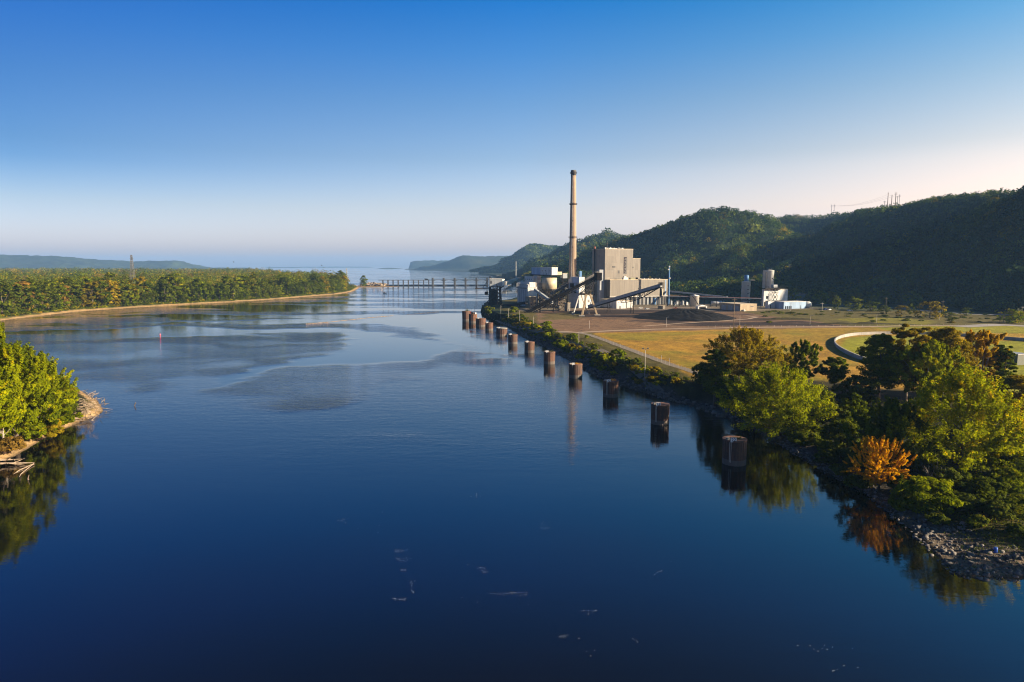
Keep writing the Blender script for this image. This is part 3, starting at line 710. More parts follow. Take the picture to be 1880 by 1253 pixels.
# forest of the island, spacing grows with distance
g = np.random.default_rng(8)
u = g.uniform(-1.05, -.16, 26000); yy = np.exp(g.uniform(math.log(560), math.log(4700), 26000)); XY = np.stack([u*yy, yy], 1)
s = sdist(XY[:, 0], XY[:, 1], ISL); keep = (s > 30)
XY = XY[keep]
cell = {}; sel = []
for i, (x, y) in enumerate(XY):                # thin out to even spacing
    sp_ = 7.5 if y < 1500 else (11 if y < 2600 else 19); k = (int(x//sp_), int(y//sp_), sp_)
    if k not in cell: cell[k] = 1; sel.append(i)
XY = XY[sel]; n = len(XY)
Hh = g.uniform(16, 32, n)+12*(fbm(XY[:, 0], XY[:, 1], 110, 3, 91)-.5)*2; Wd = np.where(XY[:, 1] < 1500, 12.5, np.where(XY[:, 1] < 2600, 17, 27))*g.uniform(.65, 1.45, n)
mass('forest', 'mixed green and rusty forest covering the island behind its shore trees', XY, np.full(n, 1.5), Hh, Wd, 90, Wd*.075, [('green', .34), ('deep', .48), ('olive', .12), ('rust', .05), ('bright', .01)], 9)

g = np.random.default_rng(17); P_ = []
for k in range(26000):
    i = int(g.integers(0, 10)); a, b_ = ISL[i], ISL[i+1]; t = g.uniform(); P_.append((a[0]+(b_[0]-a[0])*t+g.uniform(-26, 4), a[1]+(b_[1]-a[1])*t+g.uniform(0, 20)))
XY = np.array(P_); s = sdist(XY[:, 0]+(fbm(XY[:, 0], XY[:, 1], 18, 2, 97)-.5)*7, XY[:, 1], ISL); XY = XY[(s > 8.5) & (s < 19)]; cell = {}; sel = []
for i, (x, y) in enumerate(XY):
    k = (int(x//3.2), int(y//4.5))
    if k not in cell: cell[k] = 1; sel.append(i)
XY = XY[sel]; n = len(XY); Hs = g.lognormal(1.0, .55, n)
mass('island_scrub', 'low scrub between the beach and the trees of the wooded island', XY, np.full(n, 1.6), Hs, g.uniform(3, 6.5, n), 40, .55, [('green', .3), ('deep', .3), ('weed', .3), ('olive', .1)], 18)

# forest on the bluffs: only slopes that face this way and a strip behind the crest
g = np.random.default_rng(10)
def slope_pts(n, ylo, yhi, u0, u1):
    u = g.uniform(u0, u1, n); yy = np.exp(g.uniform(math.log(ylo), math.log(yhi), n)); XY = np.stack([u*yy, yy], 1)
    h = hillh(XY[:, 0], XY[:, 1])
    e = 14.; hx = hillh(XY[:, 0]*1.0+e*XY[:, 0]/yy, XY[:, 1]+e)      # a little farther along the sight line
    back = hillh(XY[:, 0]-40*XY[:, 0]/yy, XY[:, 1]-40)
    los = (h-CAM_H)/yy; losb = (back-CAM_H)/(yy-40)
    keep = (h > ZF+1.) & (los > losb-.012)
    return XY[keep], h[keep]
XY, h = slope_pts(120000, 520, 3000, .02, 1.0)
cut = segdist(XY[:, 0], XY[:, 1], [(q[0]-34, q[1]-6) for q in RIDGES[1][0]])
open_ = (fbm(XY[:, 0], XY[:, 1], 120, 3, 95) > .52) & (h < 62) & (XY[:, 0]/XY[:, 1] < .40) & (XY[:, 1] < 1500)
keep = (cut > 17) & ~(open_ & (g.uniform(0, 1, len(h)) < .9)); XY = XY[keep]; h = h[keep]
cell = {}; sel = []
for i, (x, y) in enumerate(XY):
    sp_ = 7.6 if y < 1350 else (9.5 if y < 2100 else 12); k = (int(x//sp_), int(y//sp_), sp_)
    if k not in cell: cell[k] = 1; sel.append(i)
XY = XY[sel]; h = h[sel]; n = len(h); print('bluff trees', n)
Wd = np.where(XY[:, 1] < 1350, 11.5, np.where(XY[:, 1] < 2100, 14, 18))*g.lognormal(.0, .27, n); Hh = 6+Wd*g.uniform(.4, .62, n)
mass('hillside_forest', 'dark wooded slopes of the bluffs behind the power plant', XY, h-4.5, Hh+3, Wd, 64, Wd*.085, [('hill', .44), ('hill2', .42), ('green', .09), ('olive', .05)], 12)
XY, h = slope_pts(14000, 3300, 4800, -.06, .16); n = len(h)
Wd = g.uniform(18, 30, n)
mass('far_hillside_forest', 'hazy wooded slope of the far pointed bluff', XY, h-3, g.uniform(12, 20, n), Wd, 30, Wd*.12, [('hill', .5), ('hill2', .4), ('green', .1)], 13)

# ---- valley floor trees and bushes at the foot of the bluffs, one by one
g = np.random.default_rng(14)
vp = [proto_tree(400+k, H, Wd, H*.06, 44, 1100, .62, sh, lm, label='tree', nl=6, cr=.16) for k, (H, Wd, sh, lm) in enumerate([(13, 13, 'round', 'green'), (12, 14, 'dome', 'olive'), (14, 12, 'dome', 'deep'), (10, 12, 'round', 'weed')])]
special = [(1707, 585, 553, 42, 1, 'broad pale olive tree in front of the far road'), (1655, 577, 561, 24, 1, 'rounded olive tree left of the broad pale one'), (1622, 577, 561, 20, 3, 'grey green tree left of the rounded olive tree'),
           (1672, 578, 557, 10, 2, 'narrow dark tree between the two olive trees'), (1774, 580, 564, 18, 2, 'small dark tree by the far road'), (1858, 594, 568, 40, 0, 'dense green tree at the right end of the far road'), (1877, 592, 572, 18, 1, 'yellowish tree behind the dense green tree'),
           (1534, 568, 543, 14, 3, 'slim grey green tree behind the white cars'), (1567, 570, 545, 30, 2, 'dark tree behind the white car'), (1600, 572, 553, 34, 2, 'low dark tree right of the white cars'), (1736, 582, 573, 30, 3, 'low bushy tree right of the broad pale one'), (1695, 552, 528, 24, 2, 'rounded dark tree on the slope above the broad pale one')]
for px, ft, tp, wp, k, lb in special:
    x, y, z = W(px, ft, ZF); Hh = zat(px, tp, y)-z; Wd = wp/F*y*1.02; p_ = vp[k]
    dup(p_, (x, y, z), g.uniform(0, 6.3), (Wd/[13, 14, 12, 12][k], Wd/[13, 14, 12, 12][k], Hh/[13, 12, 14, 10][k]), lb)
x, y, z = W(1826, 566, ZF); gt = proto_tree(420, 17, 15, 2, 50, 1500, .6, 'dome', 'gold', label='green tree with a golden crown at the foot of the big bluff'); gt.location = (x, y+30, z)
q = 0; tries = 0; used = []
while q < 44 and tries < 4000:
    tries += 1
    px = g.uniform(1440, 1900); py = g.uniform(548, 566) if px > 1600 else g.uniform(546, 560)
    x, y, z = W(px, py, ZF)
    if any((x-a)**2+(y-b_)**2 < 121 for a, b_ in used): continue
    used.append((x, y)); q += 1; k = int(g.choice(3)); sc = g.uniform(.75, 1.35)
    dup(vp[k], (x, y, max(z, float(hillh(np.array([x]), np.array([y]))[0]))-.4), g.uniform(0, 6.3), (sc, sc, sc*g.uniform(.9, 1.2)), 'dark bushy tree in shade along the foot of the big bluff', 'trees along the foot of the big bluff')
for p_ in vp:
    for c in list(p_.children): bpy.data.objects.remove(c)
    bpy.data.objects.remove(p_)

# ---- bushes on the river bank
g = np.random.default_rng(15)
bp = [proto_tree(430+k, H, Wd, .1, 26, 900, .30, sh, lm, name='bush', cat='bush', label='bush', nl=5, cr=.17, r0=.1) for k, (H, Wd, sh, lm) in enumerate([(2.6, 4.2, 'dome', 'green'), (2.2, 4., 'round', 'olive'), (3., 3.8, 'dome', 'weed'), (2.4, 4.4, 'dome', 'bright'), (2.8, 4., 'round', 'deep')])]
BL = ['green', 'olive', 'grey green', 'yellow green', 'dark']
used = []; tries = 0
while len(used) < 190 and tries < 20000:
    tries += 1
    t = g.uniform(0, 1)**1.0; i = int(g.integers(8, 22)); a, b_ = BANK[i], BANK[i+1]
    f = g.uniform(); x = a[0]+(b_[0]-a[0])*f; y = a[1]+(b_[1]-a[1])*f
    x += g.uniform(3, 26)*.9; y += g.uniform(0, 10)
    h, s = bank_h(np.array([x]), np.array([y])); s = float(s[0])
    if not (4 < s < 12.5) or y > 610 or sdist(np.array([x]), np.array([y]), SHELF)[0] > -4: continue
    if s < 7 and g.uniform() < .5: continue
    if any((x-q[0])**2+(y-q[1])**2 < 2.9**2 for q in used): continue
    used.append((x, y)); k = int(g.choice(5, p=[.28, .24, .16, .16, .16])); sc = g.lognormal(-.30, .38)
    part_ = ' on the bank slope beyond the mooring cells' if y > 330 else ' on the bank slope behind the nearer mooring cells'
    dup(bp[k], (x, y, float(h[0])-.15), g.uniform(0, 6.3), (sc*g.uniform(.9, 1.3), sc*g.uniform(.9, 1.3), sc), BL[k]+' bush'+part_, 'bank bushes: '+BL[k]+part_)
for px, ft, tp, wp, k, lb in [(1135, 664, 641, 36, 0, 'largest rounded bush on the bank crest beside the light pole'), (1053, 624, 612, 20, 0, 'green bush at the bend of the gravel track'), (1077, 622, 614, 7, 3, 'lone small bright bush at the fence corner'),
        (943, 574, 562, 14, 3, 'bright bush by the gravel track near the tower'), (897, 575, 563, 16, 4, 'rusty bush on top of the bank near the tower'), (1290, 702, 672, 40, 4, 'dark spiky bush left of the olive golden tree'), (1030, 634, 622, 20, 3, 'yellow green bush on the bank crest below the dirt track')]:
    x, y, z = W(px, ft, ZF); Hh = zat(px, tp, y)-z; Wd = wp/F*y
    dup(bp[k], (x, y, z-.2), 1., (Wd/4.2, Wd/4.2, Hh/2.6), lb)
for k in range(90):                              # scrub shelf on the right
    px = g.uniform(1400, 1880); py = g.uniform(571, 594); 
    if g.uniform() < .6: py = 577+(px-1400)*.025+g.normal(0, 1.6)
    x, y, z = W(px, py, ZF); sc = g.uniform(.5, 1.1)
    dup(bp[int(g.choice([1, 2, 4, 0]))], (x, y, z-.2), g.uniform(0, 6.3), (sc*1.5, sc*1.3, sc*.7), 'low dull bush on the scrubby shelf above the coal yard', 'low bushes of the scrubby shelf')
for p_ in bp:
    for c in list(p_.children): bpy.data.objects.remove(c)
    bpy.data.objects.remove(p_)

# ---- undergrowth, weeds and dry grass as one mass each
def undergrowth(name, label, test, n, box, h, leaf, mats, seed, per=7):
    g = np.random.default_rng(seed)
    X = g.uniform(box[0], box[1], n); Y = g.uniform(box[2], box[3], n); hh, s = bank_h(X, Y)
    k = test(X, Y, s, g); X = X[k]; Y = Y[k]; hh = hh[k]; n = len(X)
    ht = h*g.uniform(.4, 1.3, n)*(.5+fbm(X, Y, 6, 3, seed)); ci = np.repeat(np.arange(n), per); m = n*per
    sp_ = (.55*h+.3)
    Pp = np.stack([X[ci]+g.normal(0, sp_, m), Y[ci]+g.normal(0, sp_, m), hh[ci]+g.uniform(.05, 1, m)*ht[ci]], 1)
    Nn = rand_dir(m, g)+np.array([0, 0, .6])
    V, Fc = quads(Pp, Nn, leaf, g, .5)
    tint = np.clip(np.repeat(g.normal(.4, .2, n), per)+g.normal(0, .12, m), 0, 1)
    me = np_mesh(name, V, Fc, None, tint)
    for q in mats: me.materials.append(LM[q[0]])
    sel = np.clip((fbm(X, Y, 11, 3, seed+3)-.25)*2*len(mats)+g.normal(0, .4, n), 0, len(mats)-.01).astype(np.int32)
    me.polygons.foreach_set('material_index', np.repeat(sel, per))
    return setp(link(name, me), label, None, None, 'stuff')
undergrowth('undergrowth', 'dark tangled undergrowth between the trees of the near bank', lambda X, Y, s, g: (s > 7+g.uniform(0, 4, len(s))) & (Y < 215+(X-60)*.12) & (Y > 120) & inside(X, Y, LAND) & (X < .82*Y+14), 9500, (40, 220, 95, 260), 1.0, .24, [('deep', 0), ('weed', 0), ('deep', 0), ('green', 0)], 21)
undergrowth('weeds', 'low green and reddish weeds above the stony shore', lambda X, Y, s, g: (s > 7+g.normal(0, 2.2, len(s))) & (Y < 150) & (X < .95*Y), 6500, (50, 140, 92, 150), .6, .17, [('deep', 0), ('weed', 0), ('deep', 0), ('weed', 0), ('rust', 0)], 22, 9)
undergrowth('bank_scrub', 'ragged scrub covering the river bank slope', lambda X, Y, s, g: (s > 3.2) & (s < 14) & (Y > 190) & (sdist(X, Y, SHELF) < -1) & inside(X, Y, LAND) & (X > -40), 9000, (-40, 110, 180, 640), .75, .30, [('weed', 0), ('olive', 0), ('deep', 0), ('green', 0), ('rust', 0)], 23, 6)
# ================================================================== BUILT THINGS
TH = R(20)
class Fr:                                    # a wall frame: u along the front, v going back
    def __init__(s, px, py, D, th=TH):
        q = P(px, py, D); s.x, s.y = q[0], q[1]; s.th = th; s.c, s.s = math.cos(th), math.sin(th)
    def pt(s, u, v, z): return (s.x+u*s.c-v*s.s, s.y+u*s.s+v*s.c, z)
    def u_at(s, px, py, v=0.):               # u where the sight column px crosses the front (at depth v)
        a, b_, _ = ray(px, py); k = a/b_; x0 = s.x-v*s.s; y0 = s.y+v*s.c
        return (k*y0-x0)/(s.c-k*s.s)
    def v_at(s, px, py):
        a, b_, _ = ray(px, py); k = a/b_
        return (s.x-k*s.y)/(s.s+k*s.c)
    def box(s, mb, u0, u1, v0, v1, z0, z1):
        return mb.prism([s.pt(u0, v0, 0)[:2], s.pt(u1, v0, 0)[:2], s.pt(u1, v1, 0)[:2], s.pt(u0, v1, 0)[:2]], z0, z1)
M = {
 'tan': siding('tan ribbed siding', (.205, .180, .150), TH, 1.3, 7.5), 'hall': siding('tan grey ribbed siding', (.205, .178, .145), TH, 1.0, 40),
 'grey': siding('grey ribbed siding', (.20, .20, .20), TH, 1.6, 9), 'white': siding('white ribbed siding', (.60, .60, .59), TH, 1.2, 6),
 'cream': weathered('cream tank paint', (.58, .49, .34), (.38, .30, .19), .55, .3), 'conc': weathered('pale concrete', (.33, .315, .295), (.19, .18, .165), .9, .12),
 'chim': weathered('chimney concrete', (.33, .24, .165), (.23, .165, .115), .9, .06), 'dark': weathered('dark steel', (.013, .014, .017), (.024, .020, .018), .8, .5),
 'steel': weathered('grey steel', (.14, .145, .15), (.08, .075, .07), .55, .5), 'galv': weathered('galvanised cladding', (.30, .33, .36), (.20, .215, .23), .45, .4),
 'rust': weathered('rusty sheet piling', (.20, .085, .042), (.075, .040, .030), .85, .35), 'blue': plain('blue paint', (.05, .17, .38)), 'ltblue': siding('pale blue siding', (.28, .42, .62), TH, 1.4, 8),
 'wpaint': weathered('white paint', (.70, .69, .66), (.48, .46, .42), .5, .4), 'glass': plain('dark window', (.018, .022, .03), .15), 'red': plain('rust red paint', (.24, .055, .035)),
 'tanw': siding('tan warehouse siding', (.36, .27, .165), TH, 1.0, 8), 'wood': weathered('weathered pole wood', (.20, .155, .11), (.10, .075, .05), .9, 1.), 'pole': plain('pale pole', (.42, .39, .35)),
 'drift': weathered('bleached driftwood', (.37, .29, .205), (.17, .125, .085), .95, 1.2), 'rubber': plain('black rubber', (.02, .02, .02), .9), 'asph': weathered('asphalt', (.075, .072, .07), (.05, .05, .05), .9, .3, 0, False),
 'gravel': weathered('gravel track', (.165, .135, .10), (.105, .085, .055), .95, .6, 0, False), 'dirt': weathered('dirt road', (.30, .22, .15), (.22, .155, .10), .95, .3, 0, False),
 'sign': plain('white sign', (.78, .78, .76), .5), 'ink': plain('navy lettering', (.008, .02, .09), .5), 'olive': plain('olive housing', (.20, .19, .10)), 'carw': plain('white car paint', (.75, .75, .74), .25),
 'redp': plain('red paint', (.55, .03, .035), .4), 'bluep': plain('blue plastic', (.02, .09, .42), .4),
}
for _k in ('dark', 'steel'): M[_k].node_tree.nodes['Principled BSDF'].inputs['Specular IOR Level'].default_value = .12
M['black'] = weathered('black steel', (.005, .005, .006), (.010, .009, .009), .9, .5); M['black'].node_tree.nodes['Principled BSDF'].inputs['Specular IOR Level'].default_value = .03
M['pconc'] = weathered('bright concrete', (.62, .60, .57), (.42, .40, .38), .9, .12)
def one(mb, name, mat, label, cat, group=None, smooth=False):
    return setp(mb.build(name, mat, None, smooth), label, cat, group)

# ---- boiler house
f = Fr(1110.6, 490, 745); Wm = f.u_at(1162, 480); Ws = f.u_at(1176, 490); Lb = f.v_at(1087, 480)
zt = zat(1110.6, 457.8, 745); zs = zat(1169, 475.5, f.pt(Ws, 0, 0)[1]-3)
t = thing('boiler_house', 'tallest tan boiler house with a stepped right shoulder and dark window strip', 'power plant', f.pt(0, 0, ZF))
mb = MB(); f.box(mb, 0, Wm, 0, Lb, ZF, zt); mb.build('main_block', M['tan'], t)
mb = MB(); f.box(mb, Wm, Ws, .6, Lb-4, ZF, zs); mb.build('shoulder_block', M['tan'], t)
mb = MB()
for a, b_, c, d, z in ((0, Wm, 0, Lb, zt), (Wm, Ws, .6, Lb-4, zs)):
    f.box(mb, a-.15, b_+.15, c-.15, c+.35, z, z+.5); f.box(mb, a-.15, a+.35, c+.36, d, z, z+.5); f.box(mb, b_-.35, b_+.15, c+.36, d, z, z+.5)
mb.build('roof_edge', M['cream'], t)
u0, u1 = f.u_at(1145, 490), f.u_at(1150.6, 490); zb, zc = zat(1148, 503.5, 757), zat(1148, 472, 757)
w_ = MB(); f.box(w_, u0, u1, -.12, .05, zb, zc); wo = w_.build('window_strip', M['steel'], t)
mb = MB(); 
for k in range(9): f.box(mb, u0+.3, u0+1.6+(k % 2), -.20, -.121, zb+1+k*(zc-zb-2)/9, zb+1+(k+.72)*(zc-zb-2)/9)
f.box(mb, u0+.3, u1-.3, -.20, -.121, zc-1.6, zc-.3)
mb.build('pane', M['glass'], wo)
for a, b_, c, d in ((1124.7, 1129.7, 489, 491.5), (1161, 1164, 490.3, 491.8), (1135, 1137.2, 497, 502)):
    mb = MB(); f.box(mb, f.u_at(a, c), f.u_at(b_, c), -.25, -.02, zat(a, d, 752), zat(a, c, 752)); mb.build('louvre', M['steel'], t)
v1 = f.v_at(1099.8, 470); mb = MB(); f.box(mb, -.15, -.01, v1-.8, v1+.8, zat(1100, 472, 752), zat(1100, 469, 752)); mb.build('window', M['glass'], t)
v2 = f.v_at(1093.5, 470); q = f.pt(-1.3, v2, 0); mb = MB(); mb.tube([(q[0], q[1], ZF+10), (q[0], q[1], zt+1)], .75, 10); ep = mb.build('flue_pipe', M['dark'], t)
mb = MB(); mb.tube([(q[0], q[1], zt+1.05), (q[0], q[1], zat(1093.5, 452.5, 755))], [1.1, .9], 10); mb.build('flue_tip', M['red'], ep)
g = np.random.default_rng(3)
for k in range(15):
    uu = Wm*(.02+k*.05) if k < 13 else g.uniform(0, Wm*.6); vv = g.uniform(1.5, 3.5) if k < 13 else 8; s_ = g.uniform(.9, 2.4); h_ = g.uniform(.7, 1.9); mb = MB()
    if k % 3 == 1: c = f.pt(uu, vv, 0); mb.lathe(c, [(s_*.3, zt-.2), (s_*.3, zt+h_), (s_*.5, zt+h_+.1), (s_*.2, zt+h_+.7)], 10)
    else: f.box(mb, uu, uu+s_, vv, vv+s_*.8, zt-.2, zt+h_)
    mb.build('roof_vent', M['wpaint'], t)
c = f.pt(Wm*.16, 6, 0); mb = MB(); mb.tube([(c[0], c[1], zt), (c[0], c[1], zt+9)], [.12, .05], 5); mb.build('aerial', M['pole'], t)
va, vb = f.v_at(1110, 505)+.3, f.v_at(1100.5, 505); c = f.pt(-3.2, (va+vb)/2+1, 0); mb = MB(); zz = zat(1105, 495.5, 748); f.box(mb, -6, -.02, 1., 5.5, ZF+4, zz); mb.build('shaft', M['galv'], t)

# ---- turbine hall
f2 = Fr(1120, 530, 737); W2 = f2.u_at(1225.5, 530); L2 = 13.; z2 = zat(1120, 514.6, 737); zb2 = zat(1170, 544.4, 745)
t = thing('turbine_hall', 'long low tan turbine hall in front of the boiler house', 'power plant', f2.pt(0, 0, ZF))
mb = MB(); f2.box(mb, 0, W2, 0, 40, zb2, z2); mb.build('wall', M['hall'], t)
mb = MB(); f2.box(mb, -.2, W2+.2, -.2, 40.2, z2, z2+.45); mb.build('roof', M['cream'], t)
mb = MB(); f2.box(mb, -.25, W2+.25, -.25, .0, zb2-.6, zb2-.02); mb.build('sill_beam', M['wpaint'], t)
mb = MB(); f2.box(mb, .4, W2-.4, 1.2, 39, ZF-.3, zb2); mb.build('base_wall', M['steel'], t)
g = np.random.default_rng(4)
for k in range(11):
    uu = 20+k*4.3; mb = MB(); f2.box(mb, uu, uu+g.uniform(2.2, 3.4), .95, 1.19, ZF, zb2-g.uniform(1, 2.6)); mb.build('door', M['grey' if k % 3 else 'galv'] if k != 8 else M['blue'], t)
for k in range(15):
    uu = 1+k*(W2-2)/14; mb = MB(); f2.box(mb, uu-.25, uu+.25, .1, .6, ZF-.2, zb2-.62); mb.build('column', M['dark'], t)
ua = f2.u_at(1221.2, 525); mb = MB(); f2.box(mb, ua, ua+1.1, -.12, -.01, zb2+.2, z2-.1); mb.build('corner_strip', M['ltblue'], t)
ua = f2.u_at(1146, 512); mb = MB(); f2.box(mb, ua, ua+5.5, 1.2, 5, z2+.46, z2+2.6); f2.box(mb, ua+1, ua+3.4, 1.4, 4.4, z2+2.61, z2+4); mb.build('air_handler', M['wpaint'], t)
ua = f2.u_at(1159, 512); mb = MB(); f2.box(mb, ua, ua+5, 1.5, 5, z2+.46, z2+2.4); mb.build('roof_unit', M['olive'], t)
ua = f2.u_at(1170, 512); mb = MB(); f2.box(mb, ua, ua+1.6, 1.5, 3.6, z2+.46, z2+2.6); mb.build('roof_unit', M['dark'], t)
for k in range(6): ua = f2.u_at(1178+k*7, 512); c = f2.pt(ua, 2.2, 0); mb = MB(); mb.lathe(c, [(.4, z2+.4), (.4, z2+1.2), (.65, z2+1.3), (.2, z2+1.8)], 8); mb.build('roof_vent', M['wpaint'], t)

# ---- chimney
c = P(1051.4, 480, 757); cx, cy = c[0], c[1]; zt = zat(1051, 313, 757)
t = thing('chimney', 'very tall tapering tan concrete chimney with a dark cap', 'chimney', (cx, cy, ZF))
def cr(z): return 5.0+(2.72-5.0)*((z-ZF)/(zt-ZF))**.8
prof = [(cr(z), z) for z in np.linspace(ZF-.3, zt-5.6, 18)]
mb = MB(); mb.lathe((cx, cy), prof, 40); mb.build('shaft', M['chim'], t, True)
mb = MB(); mb.lathe((cx, cy), [(3.02, zt-5.55), (3.05, zt-.9), (2.85, zt), (2.3, zt), (2.25, zt-1.2), (.05, zt-1.25)], 40); mb.build('cap', M['steel'], t, True)
for py in (318.5, 375.8, 437): 
    z = zat(1051, py, 757); r = cr(z); mb = MB(); mb.lathe((cx, cy), [(r+.02, z-.55), (r+1.1, z-.1), (r+1.1, z+.08), (r+.02, z+.08)], 40); p_ = mb.build('platform', M['dark'], t)
    mb = MB()
    for k in range(24): a = 2*math.pi*k/24; x = cx+(r+1.05)*math.cos(a); y = cy+(r+1.05)*math.sin(a); mb.tube([(x, y, z+.08), (x, y, z+1.2)], .045, 4)
    mb.lathe((cx, cy), [(r+1.02, z+1.15), (r+1.09, z+1.15), (r+1.09, z+1.25), (r+1.02, z+1.25)], 32); mb.build('railing', M['dark'], p_)
mb = MB(); a = R(-112)
for s_ in (-.28, .28):
    mb.tube([(cx+(cr(z)+.25)*math.cos(a)-s_*math.sin(a), cy+(cr(z)+.25)*math.sin(a)+s_*math.cos(a), z) for z in np.linspace(ZF, zt-6, 14)], .11, 5)
for z in np.arange(ZF, zt-6, .9): mb.box((cx+(cr(z)+.25)*math.cos(a), cy+(cr(z)+.25)*math.sin(a), z), .55, .12, .12, a+math.pi/2)
mb.build('ladder', M['wpaint'], t)
for py in (407, 455): z = zat(1051, py, 757); mb = MB(); mb.box((cx-.4, cy-cr(z)-.1, z), .6, .4, 1.0); mb.build('light_box', M['dark'], t)

# ---- white scrubber tower and its low annexes
D = W(1063, 567, ZF)[1]; f = Fr(1063, 540, D); Wt = f.u_at(1073, 530); Lt = f.v_at(1046.5, 530); zt = zat(1063, 509, D)
t = thing('scrubber_tower', 'white scrubber tower behind the splayed conveyor legs, sunlit on its right', 'tower', f.pt(0, 0, ZF))
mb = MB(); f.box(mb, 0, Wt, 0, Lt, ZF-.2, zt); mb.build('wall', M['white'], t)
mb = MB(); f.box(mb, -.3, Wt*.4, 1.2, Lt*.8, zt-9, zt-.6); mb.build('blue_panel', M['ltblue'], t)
mb = MB(); vv = f.v_at(1043, 535); f.box(mb, .5, Wt-1, Lt+.02, vv, ZF+6, zat(1044, 513, D)); mb.build('side_shaft', M['white'], t)
for k, (a, b_, c_, d_) in enumerate(((1047, 1054, 521, 529), (1049, 1053, 531, 533), (1055, 1058, 536, 539))):
    va, vb = f.v_at(b_, 525), f.v_at(a, 525); mb = MB(); f.box(mb, -.35, -.02 if k else -.31, va, vb, zat(a, d_, D), zat(a, c_, D)); mb.build('opening', M['dark'], t)
for z_ in (522, 539):
    z = zat(1060, z_, D); mb = MB(); f.box(mb, -1.4, Wt+1, -1.3, -.02, z, z+.25); f.box(mb, -1.4, -.36, 0, Lt, z, z+.25)
    w_ = mb.build('walkway', M['steel'], t); mb = MB()
    for u in np.linspace(-1.3, Wt+.9, 9): q = f.pt(u, -1.2, z); mb.tube([(q[0], q[1], z+.2), (q[0], q[1], z+1.3)], .06, 4)
    for v in np.linspace(0, Lt, 8): q = f.pt(-1.3, v, z); mb.tube([(q[0], q[1], z+.2), (q[0], q[1], z+1.3)], .06, 4)
    mb.beam(f.pt(-1.3, -1.2, z+1.3), f.pt(Wt+.9, -1.2, z+1.3), .1, .1); mb.beam(f.pt(-1.3, -1.2, z+1.3), f.pt(-1.3, Lt, z+1.3), .1, .1); mb.build('railing', M['steel'], w_)
mb = MB(); f.box(mb, 1.4, 4, 2, 4.5, zt, zat(1068, 498, D)); mb.build('blower', M['blue'], t)
for u in (-.1, .25, .5, .75): q = f.pt(Wt*u+1, 4+u*6, zt); mb = MB(); mb.lathe(q, [(.5, zt-.1), (.5, zt+2.5+2*u), (.8, zt+2.7+2*u), (.4, zt+3.4+2*u)], 10); mb.build('stack', M['tanw'], t)
mb = MB()
for u in np.linspace(0, Wt, 7): q = f.pt(u, .1, zt); mb.tube([q, (q[0], q[1], zt+1.2)], .06, 4)
for v in np.linspace(0, Lt, 9): q = f.pt(.1, v, zt); mb.tube([q, (q[0], q[1], zt+1.2)], .06, 4)
mb.beam(f.pt(0, .1, zt+1.2), f.pt(Wt, .1, zt+1.2), .1, .1); mb.beam(f.pt(.1, 0, zt+1.2), f.pt(.1, Lt, zt+1.2), .1, .1); mb.build('railing', M['steel'], t)
t = thing('annex', 'small white annex at the right foot of the scrubber tower', 'building', f.pt(Wt+.3, 1, ZF))
mb = MB(); ua, ub = f.u_at(1078, 555), f.u_at(1089, 555); f.box(mb, ua, ub, 2, 9, ZF-.2, zat(1082, 543, D+3)); mb.build('wall', M['white'], t)
mb = MB(); f.box(mb, ua-.2, ub+.2, 1.8, 9.2, zat(1082, 543, D+3), zat(1082, 543, D+3)+.3); mb.build('roof', M['cream'], t)
for k, (a, b_, c_) in enumerate(((1081, 1084, 551), (1085.5, 1087, 556))): mb = MB(); f.box(mb, f.u_at(a, 555), f.u_at(b_, 555), 1.75, 1.99, zat(a, c_+5, D), zat(a, c_, D)); mb.build('louvre', M['grey'], t)
t = thing('process_tank', 'short white tank lying between conveyor legs and white warehouse', 'tank', W(1094, 566, ZF)); q = W(1094, 566, ZF)
mb = MB(); mb.tube([(q[0]-4.2, q[1]-1.5, ZF+2), (q[0]-3.9, q[1]-1.4, ZF+2), (q[0]+3.9, q[1]+1.4, ZF+2), (q[0]+4.2, q[1]+1.5, ZF+2)], [1.2, 1.7, 1.7, 1.2], 20); mb.build('shell', M['wpaint'], t, True)
for s_ in (-2.2, 2.2): mb = MB(); mb.box((q[0]+s_, q[1]+s_*.35, ZF-.2), .6, 2.6, 1.4, TH); mb.build('saddle', M['conc'], t)
def simple_box(name, label, cat, px0, pxc, px1, ptop, pbase, mats, z0=None, D=None, th=TH, roof=True, extra=None, depth=None, gable=0.):
    zz = ZF if z0 is None else z0
    D = D or W(pxc, pbase, zz)[1]; f = Fr(pxc, (ptop+pbase)/2, D, th); Wd = f.u_at(px1, pbase); Ld = depth or f.v_at(px0, pbase); zt = zat(pxc, ptop, D)
    t = thing(name, label, cat, f.pt(0, 0, zz)); mb = MB(); f.box(mb, 0, Wd, 0, Ld, zz-.2, zt); mb.build('wall', mats[0], t)
    if roof and not gable: mb = MB(); f.box(mb, -.25, Wd+.25, -.25, Ld+.25, zt, zt+.35); mb.build('roof', mats[1], t)
    if gable:
        mb = MB(); a = [f.pt(-.3, -.3, zt), f.pt(Wd/2, -.3, zt+gable), f.pt(Wd+.3, -.3, zt), f.pt(-.3, Ld+.3, zt), f.pt(Wd/2, Ld+.3, zt+gable), f.pt(Wd+.3, Ld+.3, zt)]
        mb.add(a, [(0, 2, 1), (3, 4, 5), (0, 1, 4, 3), (1, 2, 5, 4), (0, 3, 5, 2)]); mb.build('roof', mats[1], t)
    if extra: extra(t, f, Wd, Ld, zt, zz)
    return t, f, Wd, Ld, zt
def door(t, f, u0, u1, z0, z1, mat, name='door', v=0.): mb = MB(); f.box(mb, u0, u1, v-.12, v-.01, z0, z1); return mb.build(name, mat, t)
def sdoor(t, f, v0, v1, z0, z1, mat, name='door'): mb = MB(); f.box(mb, -.12, -.01, v0, v1, z0, z1); return mb.build(name, mat, t)

